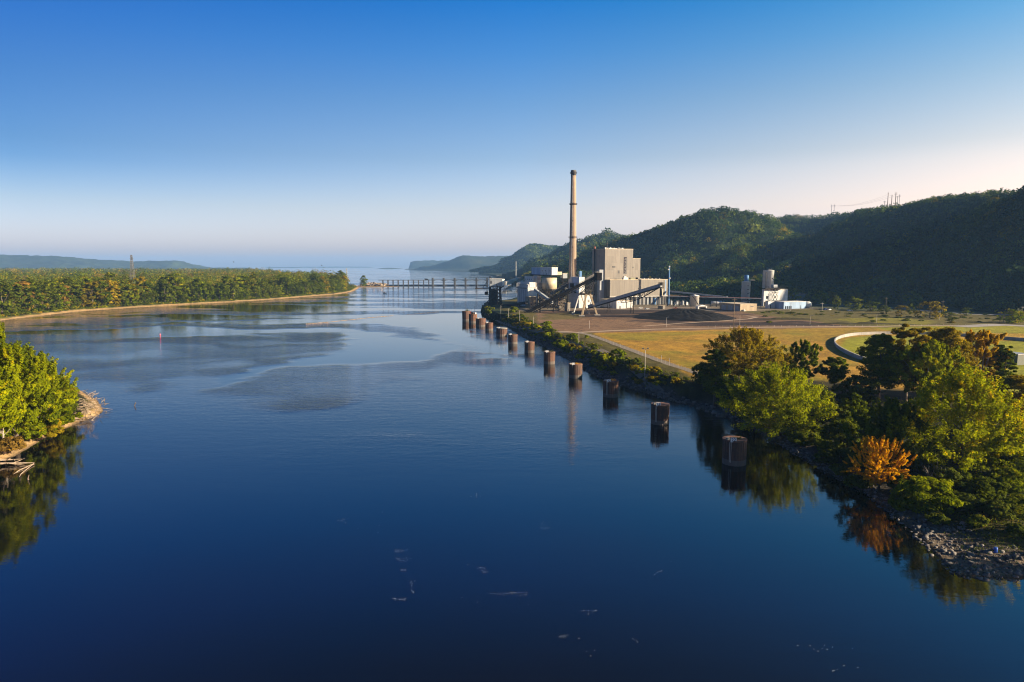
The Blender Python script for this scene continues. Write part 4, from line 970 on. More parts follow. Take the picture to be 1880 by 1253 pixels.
def ex(t, f, w, l, zt, z0):
    door(t, f, w*.30, w*.48, z0, z0+2.9, M['grey']); door(t, f, w*.12, w*.30, zt-1.9, zt-1.5, M['steel'], 'louvre'); door(t, f, w*.52, w*.72, zt-2., zt-1.5, M['steel'], 'louvre'); sdoor(t, f, l*.3, l*.36, z0, z0+2.4, M['grey'])
simple_box('warehouse', 'white metal warehouse with a sunlit front below the turbine hall', 'warehouse', 1102, 1132, 1149, 552.5, 567.5, (M['white'], M['cream']), extra=ex)
simple_box('warehouse', 'low white lean-to block joined to the right of the white warehouse', 'warehouse', 1148, 1149.6, 1161.5, 553.2, 566, (M['white'], M['cream']), extra=lambda t, f, w, l, zt, z0: door(t, f, -.2, .9, z0, zt-1, M['steel']), depth=14)
simple_box('transfer_house', 'small tan transfer house above the lower end of the coal conveyor', 'building', 965, 972.4, 985, 545.5, 566, (M['tanw'], M['cream']), extra=lambda t, f, w, l, zt, z0: (door(t, f, w*.75, w*.86, z0+4, z0+6, M['glass'], 'window'), door(t, f, w*.2, w*.3, z0+3, z0+4.6, M['glass'], 'window'), sdoor(t, f, l*.3, l*.42, zt-4, zt-2.6, M['glass'], 'window')))
simple_box('ash_house', 'narrow beige house with white post below the scrubber tower', 'building', 1036.5, 1041.5, 1047, 557, 573, (M['tan'], M['cream']), extra=lambda t, f, w, l, zt, z0: door(t, f, w*.3, w*.6, z0, z0+2.5, M['steel']))
# concrete silo block at the river
t, f, w, l, zt = simple_box('silo_block', 'grey concrete silo block at the river edge with pipes on its roof', 'silo', 950, 969, 986, 528, 559, (M['pconc'], M['pconc']), D=715, extra=lambda t, f, w, l, zt, z0: [sdoor(t, f, l*k/5, l*k/5+.35, z0, zt-3, M['steel'], 'joint') for k in range(1, 5)])
g = np.random.default_rng(6)
for k in range(9): v = l*(k+.5)/9; q = f.pt(1.2, v, zt); mb = MB(); mb.tube([q, (q[0], q[1], zt+2.6), (q[0]-1.2, q[1]+.4, zt+3.2)], .5, 8); mb.build('roof_pipe', M['wpaint'], t)
mb = MB(); f.box(mb, 2.6, w-1, 2, l-2, zt+.36, zt+5.2); mb.build('roof_house', M['white'], t)
for k in range(7): v = 3+(l-6)*k/7; mb = MB(); f.box(mb, 2.4, 2.59, v, v+.8, zt+2.2, zt+3.2); mb.build('vent', M['steel'], t)
mb = MB(); f.box(mb, -.9, -.02, 0, l, zt-1.5, zt-1.1); 
for k in range(12): q = f.pt(-.8, l*k/11, zt); mb.tube([(q[0], q[1], zt-1.2), (q[0], q[1], zt+.2)], .06, 4)
mb.build('walkway', M['steel'], t)
simple_box('filter_house', 'white box house on the upper left of the plant roofs', 'building', 963, 977, 979.6, 508, 533, (M['white'], M['cream']), z0=ZF, D=738, extra=lambda t, f, w, l, zt, z0: [sdoor(t, f, l*k/4+1, l*k/4+2.4, zt-4, zt-2.6, M['steel'], 'louvre') for k in range(4)])
simple_box('filter_house', 'white open framed box house between silo block and cream silo', 'building', 979.5, 986, 993, 507, 533, (M['white'], M['cream']), D=748, extra=lambda t, f, w, l, zt, z0: [door(t, f, w*.1+k*w*.3, w*.1+k*w*.3+w*.2, zt-4.5, zt-1.5, M['galv'], 'window') for k in range(3)])
simple_box('filter_house', 'lower beige building with a gallery under the white box houses', 'building', 975, 981, 1004, 520, 550, (M['tan'], M['conc']), D=722, extra=lambda t, f, w, l, zt, z0: [door(t, f, w*k/6+.4, w*k/6+1.6, zt-5.4, zt-4.4, M['steel'], 'window') for k in range(6)])
simple_box('filter_house', 'pale grey box on dark steel left of the chimney foot', 'building', 1029, 1033.5, 1041.5, 502.5, 511.5, (M['galv'], M['cream']), z0=zat(1035, 511.5, 740), D=740)
# cream silo with a house on top
D = 728; q = P(1008.5, 520, D); cx, cy = q[0], q[1]; r = 14/F*D; zt = zat(1014, 510.5, D); zb = zat(1014, 531, D)
t = thing('ash_silo', 'round cream silo carrying a white and blue penthouse', 'silo', (cx, cy, ZF))
mb = MB(); mb.lathe((cx, cy), [(1.5, zb-6), (r*.96, zb), (r, zb+.1), (r, zt), (.05, zt+.3)], 40); mb.build('shell', M['cream'], t, True)
for k in range(8):
    a = 2*math.pi*(k+.5)/8; mb = MB(); mb.tube([(cx+r*.95*math.cos(a), cy+r*.95*math.sin(a), ZF-.2), (cx+r*.95*math.cos(a), cy+r*.95*math.sin(a), zb+.05)], .35, 6); mb.build('leg', M['steel'], t)
mb = MB()
for z in np.linspace(ZF+4, zb-1, 5):
    for k in range(8):
        a, b_ = 2*math.pi*(k+.5)/8, 2*math.pi*(k+1.5)/8; mb.beam((cx+r*.95*math.cos(a), cy+r*.95*math.sin(a), z), (cx+r*.95*math.cos(b_), cy+r*.95*math.sin(b_), z), .25, .25)
mb.build('brace', M['dark'], t)
fh = Fr(1013, 500, D-6); zf = zat(1013, 505.3, D-6); zr = zat(1013, 491.6, D-6); wh = fh.u_at(1024, 500); lh = fh.v_at(976, 500); lm_ = fh.v_at(992, 500)
mb = MB(); fh.box(mb, -1.2, wh+5.5, -1.2, lh+.6, zf-.8, zf-.02); mb.build('platform', M['dark'], t)
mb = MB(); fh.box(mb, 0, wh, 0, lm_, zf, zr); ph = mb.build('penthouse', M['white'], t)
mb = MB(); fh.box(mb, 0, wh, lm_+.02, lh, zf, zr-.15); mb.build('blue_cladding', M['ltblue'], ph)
mb = MB(); fh.box(mb, -.2, wh+.2, -.2, lh+.2, zr, zr+.35); mb.build('roof', M['wpaint'], ph)
for a in (.2, .52, .78): sdoor(ph, fh, lm_*a, lm_*a+.9, zf+3.6, zf+5, M['glass'], 'window')
sdoor(ph, fh, lm_*.42, lm_*.42+.8, zf, zf+2.2, M['glass'], 'door')
for u, v in ((-1, -1), (wh+4.8, -.8), (-1, lm_), (-1, lh)): q = fh.pt(u, v, zf); mb = MB(); mb.tube([(q[0], q[1], ZF), (q[0], q[1], zf-.82)], .3, 6); mb.build('leg', M['dark'], t)
mb = MB(); fh.box(mb, wh+.3, wh+4.8, 0, 4, zf+.02, zf+3.4); mb.build('hopper', M['cream'], t)

# ---- steelwork: conveyors
def gallery(name, label, p0, p1, w, h, mat, rail=None, under=0., posts=(), pm='dark', cat='conveyor', head=None, nb=12, pale=None):
    t = thing(name, label, cat, p0); a = np.array(p0, float); b_ = np.array(p1, float); d = b_-a; Ln = np.linalg.norm(d); e = d/Ln
    rt = np.cross(e, (0, 0, 1)); rt /= np.linalg.norm(rt); up = np.cross(rt, e)
    mb = MB(); mb.beam(a, b_, w, h); mb.build('belt_housing', M[mat], t)
    if pale: mb = MB(); mb.beam(a+up*(h/2+.12), b_+up*(h/2+.12), w*.9, .2); mb.build('top_cover', M[pale], t)
    if rail:
        mb = MB(); 
        for s_ in (-1, 1):
            mb.beam(a+rt*s_*(w/2+.5)+up*(h/2+.9), b_+rt*s_*(w/2+.5)+up*(h/2+.9), .16, .16); mb.beam(a+rt*s_*(w/2+.5)+up*(h/2+.1), b_+rt*s_*(w/2+.5)+up*(h/2+.1), .16, .16)
            for k in range(nb*2+1): q = a+d*k/(nb*2)+rt*s_*(w/2+.5); mb.beam(q+up*(h/2-.6), q+up*(h/2+.95), .12, .12, e)
        mb.build('handrail', M[rail], t)
    if under:
        mb = MB()
        for s_ in (-1, 1):
            o = rt*s_*w*.45; mb.beam(a+o-up*(h/2+under), b_+o-up*(h/2+under*.6), .28, .28)
            for k in range(nb):
                x = under; q0 = a+d*k/nb+o; q1 = a+d*(k+1)/nb+o; qm = (q0+q1)/2
                mb.beam(q0-up*h/2, qm-up*(h/2+under*.9), .2, .2); mb.beam(qm-up*(h/2+under*.9), q1-up*h/2, .2, .2)
        mb.build('truss', M['black'], t)
    for tt, z0 in posts:
        q = a+d*tt; mb = MB()
        for s_ in (-1, 1):
            mb.beam((q+rt*s_*(w/2+1.2))*(1, 1, 0)+np.array((0, 0, z0)), q+rt*s_*w*.4-up*h/2, .45, .45)
        zz = z0+ (q[2]-z0)*.5; mb.beam((q+rt*(w/2+.7))*(1, 1, 0)+np.array((0, 0, zz)), (q-rt*(w/2+.7))*(1, 1, 0)+np.array((0, 0, zz)), .3, .3)
        mb.beam((q+rt*(w/2+1.2))*(1, 1, 0)+np.array((0, 0, z0)), (q-rt*(w/2+.6))*(1, 1, 0)+np.array((0, 0, zz)), .2, .2); mb.beam((q-rt*(w/2+.6))*(1, 1, 0)+np.array((0, 0, zz)), (q+rt*w*.4)-up*h/2, .2, .2)
        mb.build('support', M[pm], t)
    if head: head(t, b_, e, rt, up)
    return t
def lattice_tower(mb, cx, cy, z0, z1, w0, w1, n, r=.2, th=0.):
    c = [(math.cos(th+math.pi/4+k*math.pi/2), math.sin(th+math.pi/4+k*math.pi/2)) for k in range(4)]
    def pt(k, t): ww = (w0+(w1-w0)*t)*.707; return (cx+c[k % 4][0]*ww, cy+c[k % 4][1]*ww, z0+(z1-z0)*t)
    legs = [[pt(k, 0), pt(k, 1)] for k in range(4)]
    for j in range(n):
        for k in range(4):
            a, b_ = (j, j+1); mb.tube([pt(k, a/n), pt(k+1, b_/n)], r*.55, 4, False); mb.tube([pt(k+1, a/n), pt(k, b_/n)], r*.55, 4, False); mb.tube([pt(k, b_/n), pt(k+1, b_/n)], r*.6, 4, False)
    return legs
p0 = P(961, 577.5, 622); p1 = P(1098, 507, 628)
def hd(t, b_, e, rt, up):
    mb = MB(); mb.box((b_[0], b_[1], b_[2]-4), 5, 6, 7, TH); mb.build('head_house', M['black'], t)
    mb = MB(); mb.box((b_[0]+2, b_[1]-.5, b_[2]-13), 1.6, 1.6, 9, TH); mb.build('chute', M['galv'], t)
gallery('conveyor', 'longest dark conveyor climbing from the dirt yard to the boiler house', p0, p1, 3.0, 2.3, 'black', 'black', 1.6, [(.22, ZF), (.40, ZF), (.58, ZF)], head=hd, nb=20)
gallery('conveyor', 'pale edged upper conveyor rising behind the cream silo toward the scrubber tower', P(990, 553, 700), P(1043, 522, 712), 3, 2.4, 'steel', 'steel', 2.5, [(.2, ZF), (.5, ZF), (.8, ZF)], nb=12, pale='cream')
gallery('conveyor', 'dark lower conveyor running parallel under the pale edged one', P(998, 561, 690), P(1043, 533, 704), 3, 2.4, 'dark', 'steel', 2., [(.3, ZF), (.7, ZF)], nb=10, pale='galv')
gallery('conveyor', 'short pale topped conveyor between scrubber tower and boiler house', P(1072, 517, 700), P(1098, 501, 706), 3.2, 2.4, 'steel', 'steel', 2.4, [(.25, ZF), (.6, ZF)], nb=7, pale='cream')
gallery('conveyor', 'grey tube conveyor sloping down from the silo block', P(982, 532, 690), P(1015, 556, 668), 2.6, 2.4, 'galv', None, 0, [(.4, ZF), (.8, ZF)], nb=6)
gallery('conveyor', 'low dark covered conveyor from the unloading tower to the transfer house', P(919, 563, 735), P(967, 556, 690), 3.2, 2.6, 'dark', None, 0, [(.3, ZF-4), (.7, ZF-1)])
def hd2(t, b_, e, rt, up):
    mb = MB(); mb.box((b_[0], b_[1], b_[2]-2.6), 4.6, 4.6, .3); mb.box((b_[0], b_[1], b_[2]-.2), 2.4, 2.4, 2.6)
    for x in np.linspace(-2.2, 2.2, 4):
        for y in (-2.2, 2.2): mb.tube([(b_[0]+x, b_[1]+y, b_[2]-2.4), (b_[0]+x, b_[1]+y, b_[2]+2.6)], .09, 4); mb.tube([(b_[0]+y, b_[1]+x, b_[2]-2.4), (b_[0]+y, b_[1]+x, b_[2]+2.6)], .09, 4)
    mb.build('head_platform', M['dark'], t)
    mb = MB(); mb.tube([(b_[0]-.2, b_[1], b_[2]-9.4), (b_[0]-.2, b_[1], b_[2]-2.7)], [.9, .6], 10); mb.build('chute', M['dark'], t)
    mb = MB(); mb.tube([(b_[0]+1.0, b_[1]-.6, b_[2]-9), (b_[0]+1.0, b_[1]-.6, b_[2]-3)], .55, 8); mb.build('chute_sleeve', M['cream'], t)
D1 = W(1213, 580, ZF)[1]; D0 = W(1083, 573, ZF)[1]
gallery('conveyor', 'long pale topped stacking conveyor reaching out over the coal yard', P(1081, 563, D0), P(1213.5, 524, D1), 3.4, 2.7, 'galv', None, 0, [(.29, ZF), (.62, ZF)], nb=14, head=hd2)
mb = MB(); _a = np.array(P(1081, 563, D0)); _b = np.array(P(1213.5, 524, D1)); mb.beam(_a-(0, 0, 1.75), _b-(0, 0, 1.75), 3.8, .7); mb.build('lower_chord', M['dark'], bpy.data.objects['conveyor.006'])
# its under truss only along the outer half
a = np.array(P(1140, 546, D0*.6+D1*.4)); b_ = np.array(P(1211, 525.5, D1)); mb = MB(); d = b_-a
for s_ in (-1.4, 1.4):
    o = np.array((0, s_, 0)); n = 8
    low = lambda k: a+d*k/n+np.array((0, 0, -1.4-5.2*math.sin(math.pi*min(1, (k/n)*.75+.25))**1.2))
    for k in range(n):
        mb.beam(a+d*k/n+o-(0, 0, 1.2), low(k)+o, .28, .28); mb.beam(low(k)+o, low(k+1)+o, .34, .34); mb.beam(low(k)+o, a+d*(k+1)/n+o-(0, 0, 1.2), .2, .2)
tr = mb.build('truss', M['dark'], bpy.data.objects['conveyor.006'])
# splayed leg tower under the long conveyor
tp = P(1075, 543, 620); t = thing('leg_tower', 'splayed four legged tan tower standing in the coal yard under the long conveyor', 'tower', W(1074, 580, ZF))
feet = [W(1052, 579.5, ZF), W(1068, 581.5, ZF), W(1096.5, 580, ZF), W(1079.5, 577.5, ZF)]
tops = [P(1063.5, 541, 628), P(1076.5, 541.5, 615), P(1083.5, 541, 622), P(1066, 540, 634)]
for k, (a, b_) in enumerate(zip(feet, tops)):
    mb = MB(); mb.beam((a[0], a[1], ZF-.3), b_, [.7, 1.5, 1.5, .6][k], [.7, 1.3, 1.3, .6][k]); mb.build('leg', M['tanw'] if k != 0 else M['wpaint'], t)
    mb = MB(); s_ = 2.4 if k in (1, 2) else 1.1; mb.prism([(a[0]-s_, a[1]-s_), (a[0]+s_, a[1]-s_), (a[0]+s_, a[1]+s_), (a[0]-s_, a[1]+s_)], ZF-.3, ZF+(1. if k in (1, 2) else 3.0)); mb.build('footing', M['conc'], t)
mb = MB(); 
for k in range(4): mb.beam(tops[k], tops[(k+1) % 4], .7, .7)
hx, hy, hz_ = P(1090, 513, 672)
for k in range(4): mb.beam(tops[k], (hx+(k-1.5)*1.2, hy-3, hz_-3), .45, .45); mb.beam(tops[k], P(1072+k*4, 527, 655), .35, .35)
mb.beam(tops[0], P(1084, 522, 660), .3, .3); mb.beam(tops[2], P(1074, 526, 660), .3, .3); mb.build('head_frame', M['dark'], t)
# dark process steel between the conveyors, stair tower
for nm, lb, px, py0, py1, D, wd, n in (('steel_frame', 'dark open steel frame under the cream silo', 1001, 560, 534, 690, 12, 4), ('steel_frame', 'tan lit open steel frame left of the beige ash house', 1028, 571, 548, 650, 7, 4), ('steel_frame', 'dark lattice frame behind the long conveyor head', 1079, 556, 518, 700, 9, 6), ('steel_frame', 'dark lattice carrying the pale grey box left of the chimney', 1036, 556, 511.5, 738, 6, 7)):
    q = P(px, py0, D); z1 = zat(px, py1, D); t = thing(nm, lb, 'steelwork', (q[0], q[1], ZF)); mb = MB(); legs = lattice_tower(mb, q[0], q[1], ZF-.2, z1, wd, wd, n, .32, TH); mb.build('brace', M['dark'] if px != 1028 else M['wood'], t)
    for a, b_ in legs: mb = MB(); mb.tube([a, b_], .36, 6); mb.build('leg', M['dark'] if px != 1028 else M['wood'], t)
    g = np.random.default_rng(int(px)); 
    for k in range(5):
        mb = MB(); s_ = g.uniform(1.4, 3); mb.box((q[0]+g.uniform(-.3, .3)*wd, q[1]+g.uniform(-.3, .3)*wd, ZF+(z1-ZF)*(k/5)), s_, s_, g.uniform(1.2, 2.8), TH); mb.build('vessel', M[['steel', 'conc', 'rust', 'galv', 'dark'][k]], t)
    for k in range(1, n): mb = MB(); z = ZF+(z1-ZF)*k/n; mb.box((q[0], q[1], z), wd, wd, .15, TH); mb.build('deck', M['steel'], t)

# ---- barge unloading tower
q = W(909, 565, 3.5); D = q[1]; k_ = D/F; cx, cy = q[0], q[1]
t = thing('unloading_tower', 'dark barge unloading tower at the river with a pale cab on top', 'tower', (cx, cy, 2)); zt = zat(909, 526.5, D); wd = 20*k_
mb = MB(); legs = lattice_tower(mb, cx, cy, 1, zt, wd*1.06, wd*.92, 7, .5, R(8)); mb.build('brace', M['dark'], t)
for a, b_ in legs: mb = MB(); mb.tube([a, b_], .75, 6); mb.build('leg', M['dark'], t)
mb = MB(); mb.box((cx-1, cy+1, 3.), wd*.62, wd*.62, zt-6, R(8)); mb.build('core', M['dark'], t)
mb = MB(); mb.tube([(cx+wd*.22, cy-wd*.52, 3), (cx+wd*.22, cy-wd*.52, zt)], .55, 8); mb.build('drain_pipe', M['rust'], t)
fc = Fr(900, 520, D-wd*.45, R(6)); zc0, zc1 = zt+.2, zat(909, 512.5, D-wd*.45); wc = fc.u_at(922, 520)
mb = MB(); fc.box(mb, -.6, wc, 0, wd*.7, zc0, zc1); cb = mb.build('cab', M['galv'], t)
mb = MB(); pts = [fc.pt(wc+.02, 0, 0)[:2]]
for a in np.linspace(-90, 90, 9): pts.append(fc.pt(wc+.02+3.0*math.cos(R(a)), wd*.35+wd*.35*math.sin(R(a)), 0)[:2])
mb.prism(pts+[fc.pt(wc+.02, wd*.7, 0)[:2]], zc0, zc1-.1); mb.build('cab_end', M['wpaint'], cb)
mb = MB(); fc.box(mb, -.8, wc+.1, -.2, wd*.72, zc1, zc1+.35); mb.build('roof', M['wpaint'], cb)
mb = MB(); fc.box(mb, .4, 1.6, -.12, -.01, zc0+3, zc1-2); mb.build('window', M['glass'], cb)
mast = P(899.5, 507.5, D-2); mb = MB(); mb.beam(P(899, 513, D-2), mast, .9, .9); mb.beam(mast, fc.pt(wc*.62, -.8, zc0), .45, .45); mb.beam(mast, P(903, 513, D-2), .5, .5); mb.build('mast', M['dark'], t)
b0, b1 = P(898, 529.3, D), P(872.5, 530.3, D-6); mb = MB(); mb.beam(b0, b1, 1.6, 1.1); mb.beam(P(874.5, 529.5, D-6), P(874.8, 523.5, D-6), 1.0, 1.0); mb.beam(P(886, 529.3, D-3), P(897, 513.5, D-2), .5, .5); mb.build('boom', M['dark'], t)
mb = MB(); c = P(893.5, 539, D-2); mb.tube([(c[0]-2.2, c[1], c[2]), (c[0]+1.3, c[1], c[2])], 1.8, 12); mb.beam(c, P(899, 544, D-2), .4, .4); mb.beam(c, P(898, 538, D-2), .5, .5); mb.build('winch', M['dark'], t)
mb = MB(); mb.beam(P(893, 556, D-3), P(899, 550, D-3), .8, .8); mb.beam(P(893, 556, D-3), P(900, 557, D-3), .8, .8); mb.build('fender_frame', M['dark'], t)
mb = MB(); mb.beam(P(918, 529, D-5), P(926, 525, D-8), .9, .9); mb.beam(P(920, 529, D-5), P(927, 529, D-8), .6, .6); mb.build('landing', M['dark'], t)

# ---- mooring cells
cells = [(22, 1349, 806, 855.5, 43), (21, 1212, 742, 781, 33), (20, 1121.5, 699, 731, 28.3), (19, 1057, 668.5, 696, 24.6), (18, 1008.5, 646, 670, 20.8), (17, 972, 628, 649, 18.2), (16, 941.5, 614.5, 633, 17), (15, 921, 602.3, 619, 20.2), (14, 898, 593, 608, 14.2), (13, 882.5, 585, 601, 18), (12, 868, 577, 594, 15), (11, 856, 571.5, 590, 14.5)]
PM, nt, b = newmat('sheet piling'); p = geo(nt)
sep = N(nt, 'ShaderNodeSeparateXYZ'); L(nt, p, sep.inputs[0])
mp = N(nt, 'ShaderNodeMapping'); mp.inputs['Scale'].default_value = (1.6, 1.6, .10); L(nt, p, mp.inputs[0])
n1 = noise(nt, 1., 5, mp.outputs[0], .65); n2 = noise(nt, .9, 4, p)
rust = ramp(nt, math_(nt, 'MULTIPLY_ADD', n2, .4, math_(nt, 'MULTIPLY', n1, .8)), [(.38, (.045, .026, .020)), (.55, (.080, .036, .022)), (.70, (.165, .070, .035)), (.82, (.06, .032, .025))])
oi = N(nt, 'ShaderNodeObjectInfo'); rust = mixc(nt, math_(nt, 'MULTIPLY', oi.outputs['Random'], .55), rust, (.05, .036, .032))
band = math_(nt, 'LESS_THAN', math_(nt, 'ADD', sep.outputs[2], math_(nt, 'MULTIPLY_ADD', n2, .3, -.15)), 1.45)
L(nt, mixc(nt, math_(nt, 'MULTIPLY', band, .85), rust, (.12, .105, .092)), b.inputs['Base Color']); b.inputs['Roughness'].default_value = .8; b.inputs['Metallic'].default_value = .15
bump(nt, n1, .6, .08, b)
def text_part(s, loc, size, mat, parent, off, rz=0.):
    cu = bpy.data.curves.new('lettering', 'FONT'); cu.body = s; cu.size = size; cu.align_x = 'CENTER'; cu.align_y = 'CENTER'; cu.extrude = .012; cu.offset = .018
    tmp = bpy.data.objects.new('tmp', cu); COL.objects.link(tmp); cu.materials.append(mat); bpy.context.view_layer.update()
    me = bpy.data.meshes.new_from_object(tmp.evaluated_get(bpy.context.evaluated_depsgraph_get())); me.name = 'lettering'; bpy.data.objects.remove(tmp)
    o = link('lettering', me, parent)
    o.location = (loc[0]-off[0], loc[1]-off[1], loc[2]-off[2]); o.rotation_euler = (math.pi/2, 0, rz); return o
g = np.random.default_rng(16)
DESC = {22: 'nearest rusty mooring cell with a white sign reading 22', 21: 'rusty mooring cell with a white sign reading 21 beside the sandy shelf', 20: 'rusty mooring cell numbered 20, third from the nearest', 19: 'fourth mooring cell from the nearest, beside the chimney reflection', 18: 'fifth mooring cell from the nearest, with pale sign plate and orange lit edge',
        17: 'sixth mooring cell from the nearest, small pale box on its rim', 16: 'seventh mooring cell from the nearest, half lit orange', 15: 'wide mooring cell with a pale rim, eighth from the nearest', 14: 'narrow mooring cell in front of the ninth wide one, half orange', 13: 'wide low mooring cell with an orange right end', 12: 'dark cluttered mooring cell with red gear on top, beside the farthest', 11: 'farthest dark mooring cell with weeds on top'}
for num, px, pt_, pb, wp in cells:
    x, y, _ = W(px, pb-wp*.08, 0); r = wp/2/F*y; y += r*.2; H = zat(px, pt_, y)
    t = thing('mooring_cell', DESC[num], 'mooring cell', (x, y, 0), 'mooring cells along the bank'); nn = 96 if num > 15 else 64
    prof = []; 
    q = []; fcs = []
    zz = [-2.5, 1.2, H*.6, H]
    for z in zz:
        for k in range(nn):
            a = 2*math.pi*k/nn; ph_ = k % 4; rr = r*(1+(.016 if ph_ in (0, 1) else -.008)) + g.normal(0, .004); q.append((x+rr*math.cos(a), y+rr*math.sin(a), z+(g.normal(0, .05) if z == H else 0)))
    for j in range(len(zz)-1): fcs += [(j*nn+k, j*nn+(k+1) % nn, (j+1)*nn+(k+1) % nn, (j+1)*nn+k) for k in range(nn)]
    mb = MB(); mb.add(q, fcs); mb.build('pile_wall', PM, t)
    mb = MB(); mb.lathe((x, y), [(r*.99, H-.5), (r*.985, H-.18), (r*.8, H-.1), (.05, H-.02)], 40); mb.build('top_fill', M['conc'], t)
    mb = MB(); mb.lathe((x, y), [(r*1.0, H-.28), (r*1.045, H-.28), (r*1.045, H+.06), (r*1.0, H+.06)], 48); mb.build('rim', M['rust'] if num not in (15,) else M['conc'], t)
    t.rotation_euler = (R(g.normal(0, .5)), R(g.normal(0, .6)), 0)
    if num >= 13:
        sx, sy = x-r*.42, y-r*.93; wS = 1.45 if num > 19 else 1.1
        mb = MB(); mb.box((sx, sy, H-.2), wS, .06, 1.15); sg = mb.build('sign', M['sign'], t)
        for s_ in (-.5, .5): mb = MB(); mb.box((sx+s_*wS*.8, sy+.08, H-1.2), .07, .07, 1.7); mb.build('post', M['pole'], sg)
        if num >= 20: text_part(str(num), (sx, sy-.05, H+.36), 1.15, M['ink'], sg, (x, y, 0))
        mb = MB(); mb.box((x-r*.75, y-r*.35, H-.1), .8, .6, .7, .4); mb.build('bollard_box', M['conc'], t)
    if num >= 20:
        mb = MB()
        for s_ in (-.62, -.18):
            a = math.acos(-.55+s_*.25); xx = x+r*(-.55+s_*.22); yy = y-math.sqrt(max(r*r*1.08-(xx-x)**2, .1))-.06; mb.tube([(xx, yy, .9), (xx, yy, H-.3)], .075, 5)
        mb.build('ladder_rail', M['pole'], t)
    if num in (22, 18, 19, 20, 16, 11, 12):
        n_ = 140; c = np.stack([x+r*.25+g.normal(0, r*.25, n_), y+g.normal(0, r*.22, n_), H+np.abs(g.normal(0, .3 if num != 11 else .8, n_))], 1)
        V, Fc = quads(c-np.array([[x, y, 0]]), rand_dir(n_, g), .16 if num > 15 else .35, g, .4); link('weed_tuft', np_mesh('weed_tuft', V, Fc, LM['weed'] if num not in (19, 20) else LM['orange'], np.clip(g.normal(.5, .2, n_), 0, 1)), t)
    if num == 12:
        for k in range(4): mb = MB(); mb.box((x+(k-1.5)*1.4, y-1, H), 1.2, 1.2, g.uniform(.8, 3.2), .3*k); mb.build('gear_box', M[['red', 'dark', 'rust', 'wpaint'][k]], t)
        mb = MB(); mb.tube([(x+1.5, y, H), (x+1.5, y, H+7)], .14, 5); mb.tube([(x-1.6, y, H), (x-1.6, y, H+5)], .1, 5); mb.build('mast', M['dark'], t)

M['dam'] = weathered('dark dam concrete', (.075, .078, .085), (.045, .047, .05), .9, .1)
# ---- dam
Dd = W(800, 525, 0)[1]; kx = Dd/F; zdk = zat(800, 514.6, Dd); zpt = zat(800, 511.2, Dd)
xl, xr = P(695, 520, Dd)[0], P(905, 520, Dd)[0]
t = thing('dam', 'long low river dam of dark piers and gates with a service bridge', 'dam', ((xl+xr)/2, Dd, 0))
small = [P(px, 520, Dd)[0] for px in np.arange(703, 794, 9.35)]; tall = [P(px, 520, Dd)[0] for px in (794.5, 814.8, 834.8, 854.8, 874.8, 894.5)]
for x in small: mb = MB(); mb.box((x, Dd, -2), 1.9, 8, zdk+2-.9); mb.build('pier', M['dam'], t)
for x in tall: mb = MB(); mb.box((x, Dd, -2), 4.4, 9, zpt+2); mb.box((x, Dd, zpt), 5.2, 9.6, .9); mb.build('pier', M['dam'], t)
mb = MB(); mb.box(((xl+tall[0])/2-1.2, Dd, zdk-.9), tall[0]-xl-2.6, 5, 1.6); mb.build('bridge_deck', M['dam'], t)
for a, b_ in zip(tall[:-1], tall[1:]):
    mb = MB(); w_ = b_-a-4.5
    n_ = 10; top = [((a+b_)/2-w_/2+w_*k/n_, Dd-2.2) for k in range(n_+1)]
    for k in range(n_):
        d0 = 1.0+2.2*abs(2*(k+.5)/n_-1)**2; mb.box(((a+b_)/2-w_/2+w_*(k+.5)/n_, Dd, zdk+1.2-d0), w_/n_-.002, 4.5, d0)
    mb.build('bridge_span', M['dam'], t)
allx = small+tall
for a, b_ in zip(allx[:-1], allx[1:]):
    mb = MB(); w_ = (b_-a)-(1.95 if a in small else 4.5); mb.box(((a+b_)/2, Dd+.5, -2), w_, 2, 4.6); mb.build('gate', M['dam'], t)
q = P(783, 512, Dd); mb = MB(); mb.box((q[0], Dd, zdk+.7), 9, 4, 2.2); mb.beam((q[0]+3, Dd, zdk+2.9), (q[0]-6, Dd, zdk+4.4), .6, .6); mb.build('hoist', M['dark'], t)
# rubble and barge landing at the left end, lock walls at the right
g = np.random.default_rng(18)
def rocks(name, label, pts, size, seed, mat, kind=None, cat=None, group=None, sg=.6):
    g = np.random.default_rng(seed); V = []; Fc = []
    base = np.array([(-1, -1, -.6), (1, -1, -.6), (1, 1, -.6), (-1, 1, -.6), (-.7, -.7, .6), (.7, -.7, .6), (.7, .7, .6), (-.7, .7, .6)], float)
    fq = np.array([(3, 2, 1, 0), (4, 5, 6, 7), (0, 1, 5, 4), (1, 2, 6, 5), (2, 3, 7, 6), (3, 0, 4, 7)])
    n = len(pts); s_ = size*np.minimum(g.lognormal(0, sg, (n, 1, 1)), 4.2); B = base[None]*s_*g.uniform(.6, 1.2, (n, 1, 3))+g.normal(0, .22, (n, 8, 3))*s_
    a = g.uniform(0, 6.3, n); c, s2 = np.cos(a)[:, None], np.sin(a)[:, None]
    x = B[..., 0]*c-B[..., 1]*s2; y = B[..., 0]*s2+B[..., 1]*c; B = np.stack([x, y, B[..., 2]], 2)+np.asarray(pts)[:, None]
    Fc = (np.arange(n)*8)[:, None, None]+fq[None]
    me = np_mesh(name, B.reshape(-1, 3), Fc.reshape(-1, 4), mat, np.repeat(np.clip(g.normal(.5, .22, n), 0, 1), 6)); return setp(link(name, me), label, cat, group, kind)
